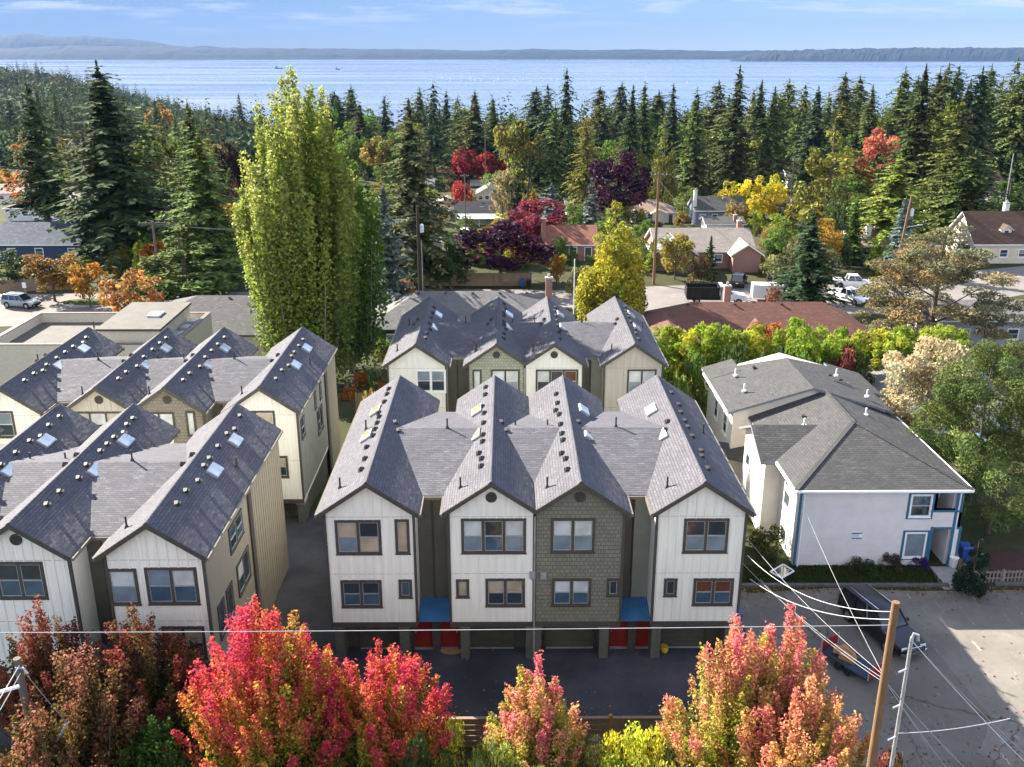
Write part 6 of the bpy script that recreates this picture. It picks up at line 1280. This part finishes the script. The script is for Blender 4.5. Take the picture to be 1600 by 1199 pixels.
def cable(label, a, b, sag, rad, mat, group=None, n=18):
    a, b = Vector(a), Vector(b); pts = []
    for i in range(n + 1): f = i / n; p = a.lerp(b, f); p.z -= 4 * sag * f * (1 - f); pts.append(tuple(p - a))
    m = MB(); m.tube(pts, rad, 6); return tag(m.build('cable', mat, None, tuple(a), smooth=True), label, 'cable', group)
A = lambda px, py, D: tuple(atY(px, py, D))
cable('long pale cable crossing in front of all the garages', A(1391, 977, 26.05), A(-90, 989, 26.5), .05, .011, CW)
cable('upper twisted service cable swooping from the brown pole to the main row', A(1396, 956, 26.3), A(1168, 868, 38.5), .75, .012, CW)
cable('lower twisted service cable swooping from the brown pole to the main row', A(1394, 968, 26.3), A(1172, 905, 38.5), .55, .012, CW)
cable('thin dark drop wire from the apartment eave to the brown pole', A(1252, 782, 49.3), A(1384, 1062, 26.2), .25, .010, CM_)
for i, (px0, py0, px1, py1, mt, ra, lb) in enumerate(((1424, 1000, 1640, 1228, CW, .011, 'thick bright cable slanting down from the mast head to the right'), (1426, 1003, 1640, 1212, CM_, .011, 'thinner cable just above the thick bright slanting one'), (1388, 1070, 1560, 1250, CM_, .012, 'grey cable slanting down from the brown pole collar, upper one'), (1388, 1072, 1520, 1250, CM_, .010, 'grey cable slanting down from the brown pole collar, lower one'), (1404, 1146, 1578, 1123, CW, .012, 'pale guy line running level from the mast foot to the right'))):
    cable(lb, A(px0, py0, 26.4), A(px1, py1, 24.0 if i < 4 else 26.5), .12, ra, mt)
for i, (px0, py0) in enumerate(((1165, 838), (1160, 880), (1188, 905))): cable('thin wire fanning from the main row corner down to the brown pole', A(px0, py0, 40.2), A(1384 + i, 1058 + 6 * i, 26.2), .3, .009, CM_, 'thin wires between the main row and the brown pole')
cable('upper bright cable rising off the left edge from the grey pole', A(30, 1040, 29.8), A(-60, 1180, 26), .1, .022, CW); cable('lower bright cable rising off the left edge from the grey pole', A(32, 1052, 29.8), A(-60, 1205, 26), .1, .016, CW)
cable('thin wire from the grey pole down to the yellow guard', A(38, 1050, 29.9), A(105, 1130, 29), .05, .010, CM_)
for i in range(3): cable('street wire between the crossarm pole and the dark street pole', A(228 + 8 * i, 349, 122), A(650, 334 + 5 * i, 112), 1.2, .018, CD, 'street wires left')
for i in range(3): cable('street wire between the dark street pole and the lamp-arm pole', A(652, 334 + 6 * i, 112), A(1030, 276 + 7 * i, 130), 1.3, .018, CD, 'street wires middle')
for i in range(2): cable('street wire between the lamp-arm pole and the leaning pole', A(1030, 276 + 7 * i, 130), A(1416, 312 + 8 * i, 126), 1.3, .018, CD, 'street wires right')
cable('bright drop cable from the lamp-arm pole to the blue house', A(1031, 283, 130), A(1086, 328, 203), 1.0, .03, CW)
# ------------------------------------------------------------------ sound, far shore, boats
def ridge(name, D, depth, prof, seed, col, zb=-101.0, amp=5):
    rs = np.random.RandomState(seed); m = MB(); N = 240; x0, x1 = prof[0][0], prof[-1][0]; rows = []
    J = 7; jig = [np.interp(np.linspace(0, 1, N), np.linspace(0, 1, 90), rs.normal(size=90)) * amp for _ in range(J)]
    for j in range(J):
        f = j / (J - 1); hh = math.sin(f * math.pi * .5) ** .7 if f < .999 else 1; row = []
        for i in range(N):
            px = x0 + (x1 - x0) * i / (N - 1); y = float(np.interp(px, [p[0] for p in prof], [p[1] for p in prof])); p = atY(px, y, D + depth); x = p.x * (D + depth * f) / (D + depth)
            row.append(len(m.v)); m.v.append((x, D + depth * f, zb + (p.z - zb) * hh + (jig[j][i] + rs.normal() * amp * .45) * (1 if j else 0)))
        rows.append(row)
    for a, b in zip(rows, rows[1:]):
        for i in range(N - 1): m.f.append((a[i], a[i + 1], b[i + 1], b[i])); m.m.append(0)
    tag(m.build(name, soil(name + '_woods', (col, tuple(c * 1.5 for c in col), tuple(c * .6 for c in col)), .004)), kind='structure')
ridge('far_shore', 11300, 1000, [(-300, 81), (0, 76), (110, 72), (300, 74), (540, 77), (640, 78), (760, 79), (850, 77), (990, 78), (1120, 80), (1300, 79), (1500, 77), (1900, 76)], 1, (.02, .028, .014))
ridge('near_headland_shore', 9700, 800, [(1140, 96), (1165, 86), (1200, 80), (1290, 77), (1400, 75), (1600, 75), (1900, 74)], 2, (.024, .03, .014))
ridge('far_hills', 14200, 900, [(-400, 66), (-60, 62), (0, 57), (28, 52.5), (90, 57), (130, 55.5), (185, 60), (222, 63), (245, 66), (275, 72), (320, 76), (420, 79)], 3, (.03, .04, .022), amp=3)
SB = MB(); SB.hexa([(-3.5, -.8, 0), (3.0, -1, 0), (3.0, 1, 0), (-3.5, .8, 0)], [(-4, -1, 1.2), (3.6, -1.2, 1.2), (5.0, 0, 1.3), (-4, 1, 1.2)]); SB_H = SB.mesh('hull', WHITEP)
SB = MB(); SB.prism([(-3.4, -.04, 2.2), (.6, -.04, 2.2), (.7, -.04, 12.0)], 'y', (0, .08, 0)); SB.prism([(.9, -.03, 1.8), (4.4, -.03, 1.5), (.9, -.03, 10.0)], 'y', (0, .06, 0)); SB_S = SB.mesh('sail', plain('sailcloth', (.8, .8, .78), .8, .03))
SB = MB(); SB.tube([(.75, 0, 1.2), (.75, 0, 12.6)], .09, 6); SB_M = SB.mesh('mast', PALEM)
rr = random.Random(9)
for i in range(30):
    px = [675, 703, 720, 728, 742, 760, 772, 775, 778, 797, 808, 817, 822, 829, 838, 845, 855, 862, 920, 951, 1010, 1073, 990, 880, 885, 735, 690, 752, 803, 870][i]; py = 122 + rr.random() * 10; g = at(px, py, -100)
    b = thing('sailboat', 'small white sailboat among the scattered fleet on the sound', 'sailboat', (g.x, g.y, -99.7), rr.uniform(-.8, .8), 'sailboats on the sound')
    for nm, me in (('hull', SB_H), ('sail', SB_S), ('mast', SB_M)): place(nm, me, b)
for px, py, lb in ((437, 107.5, 'long dark barge on the water above the poplar'), (528, 109, 'short dark tug following the barge')):
    g = at(px, py, -100); b = thing('ship', lb, 'ship', (g.x, g.y, -100)); k = 1.0 if px < 500 else .45; m = MB(); m.hexa([(-28 * k, -5, 0), (26 * k, -5, 0), (26 * k, 5, 0), (-28 * k, 5, 0)], [(-30 * k, -6, 5), (30 * k, -6, 5), (34 * k, 0, 6), (-30 * k, 6, 5)]); m.build('hull', DARKM, b); m = MB(); m.box(-26 * k, -14 * k, -4, 4, 5, 13); m.box(-24 * k, -17 * k, -3, 3, 13, 17); m.build('bridge', plain('ship_grey', (.2, .2, .2), .6), b)
# ------------------------------------------------------------------ haze
HAZE = 5.2e-5
hm_ = MB(); hm_.box(-14500, 14500, -260, 16200, -127, 420); n = NT('sea_air'); v = n.new('VolumePrincipled', {'Color': (.10, .17, .33, 1), 'Density': HAZE, 'Anisotropy': .1}); n.t.links.new(v.outputs[0], n.out.inputs[1])
tag(hm_.build('haze', n.m), 'pale blue sea haze over the town and sound', None, None, 'stuff')
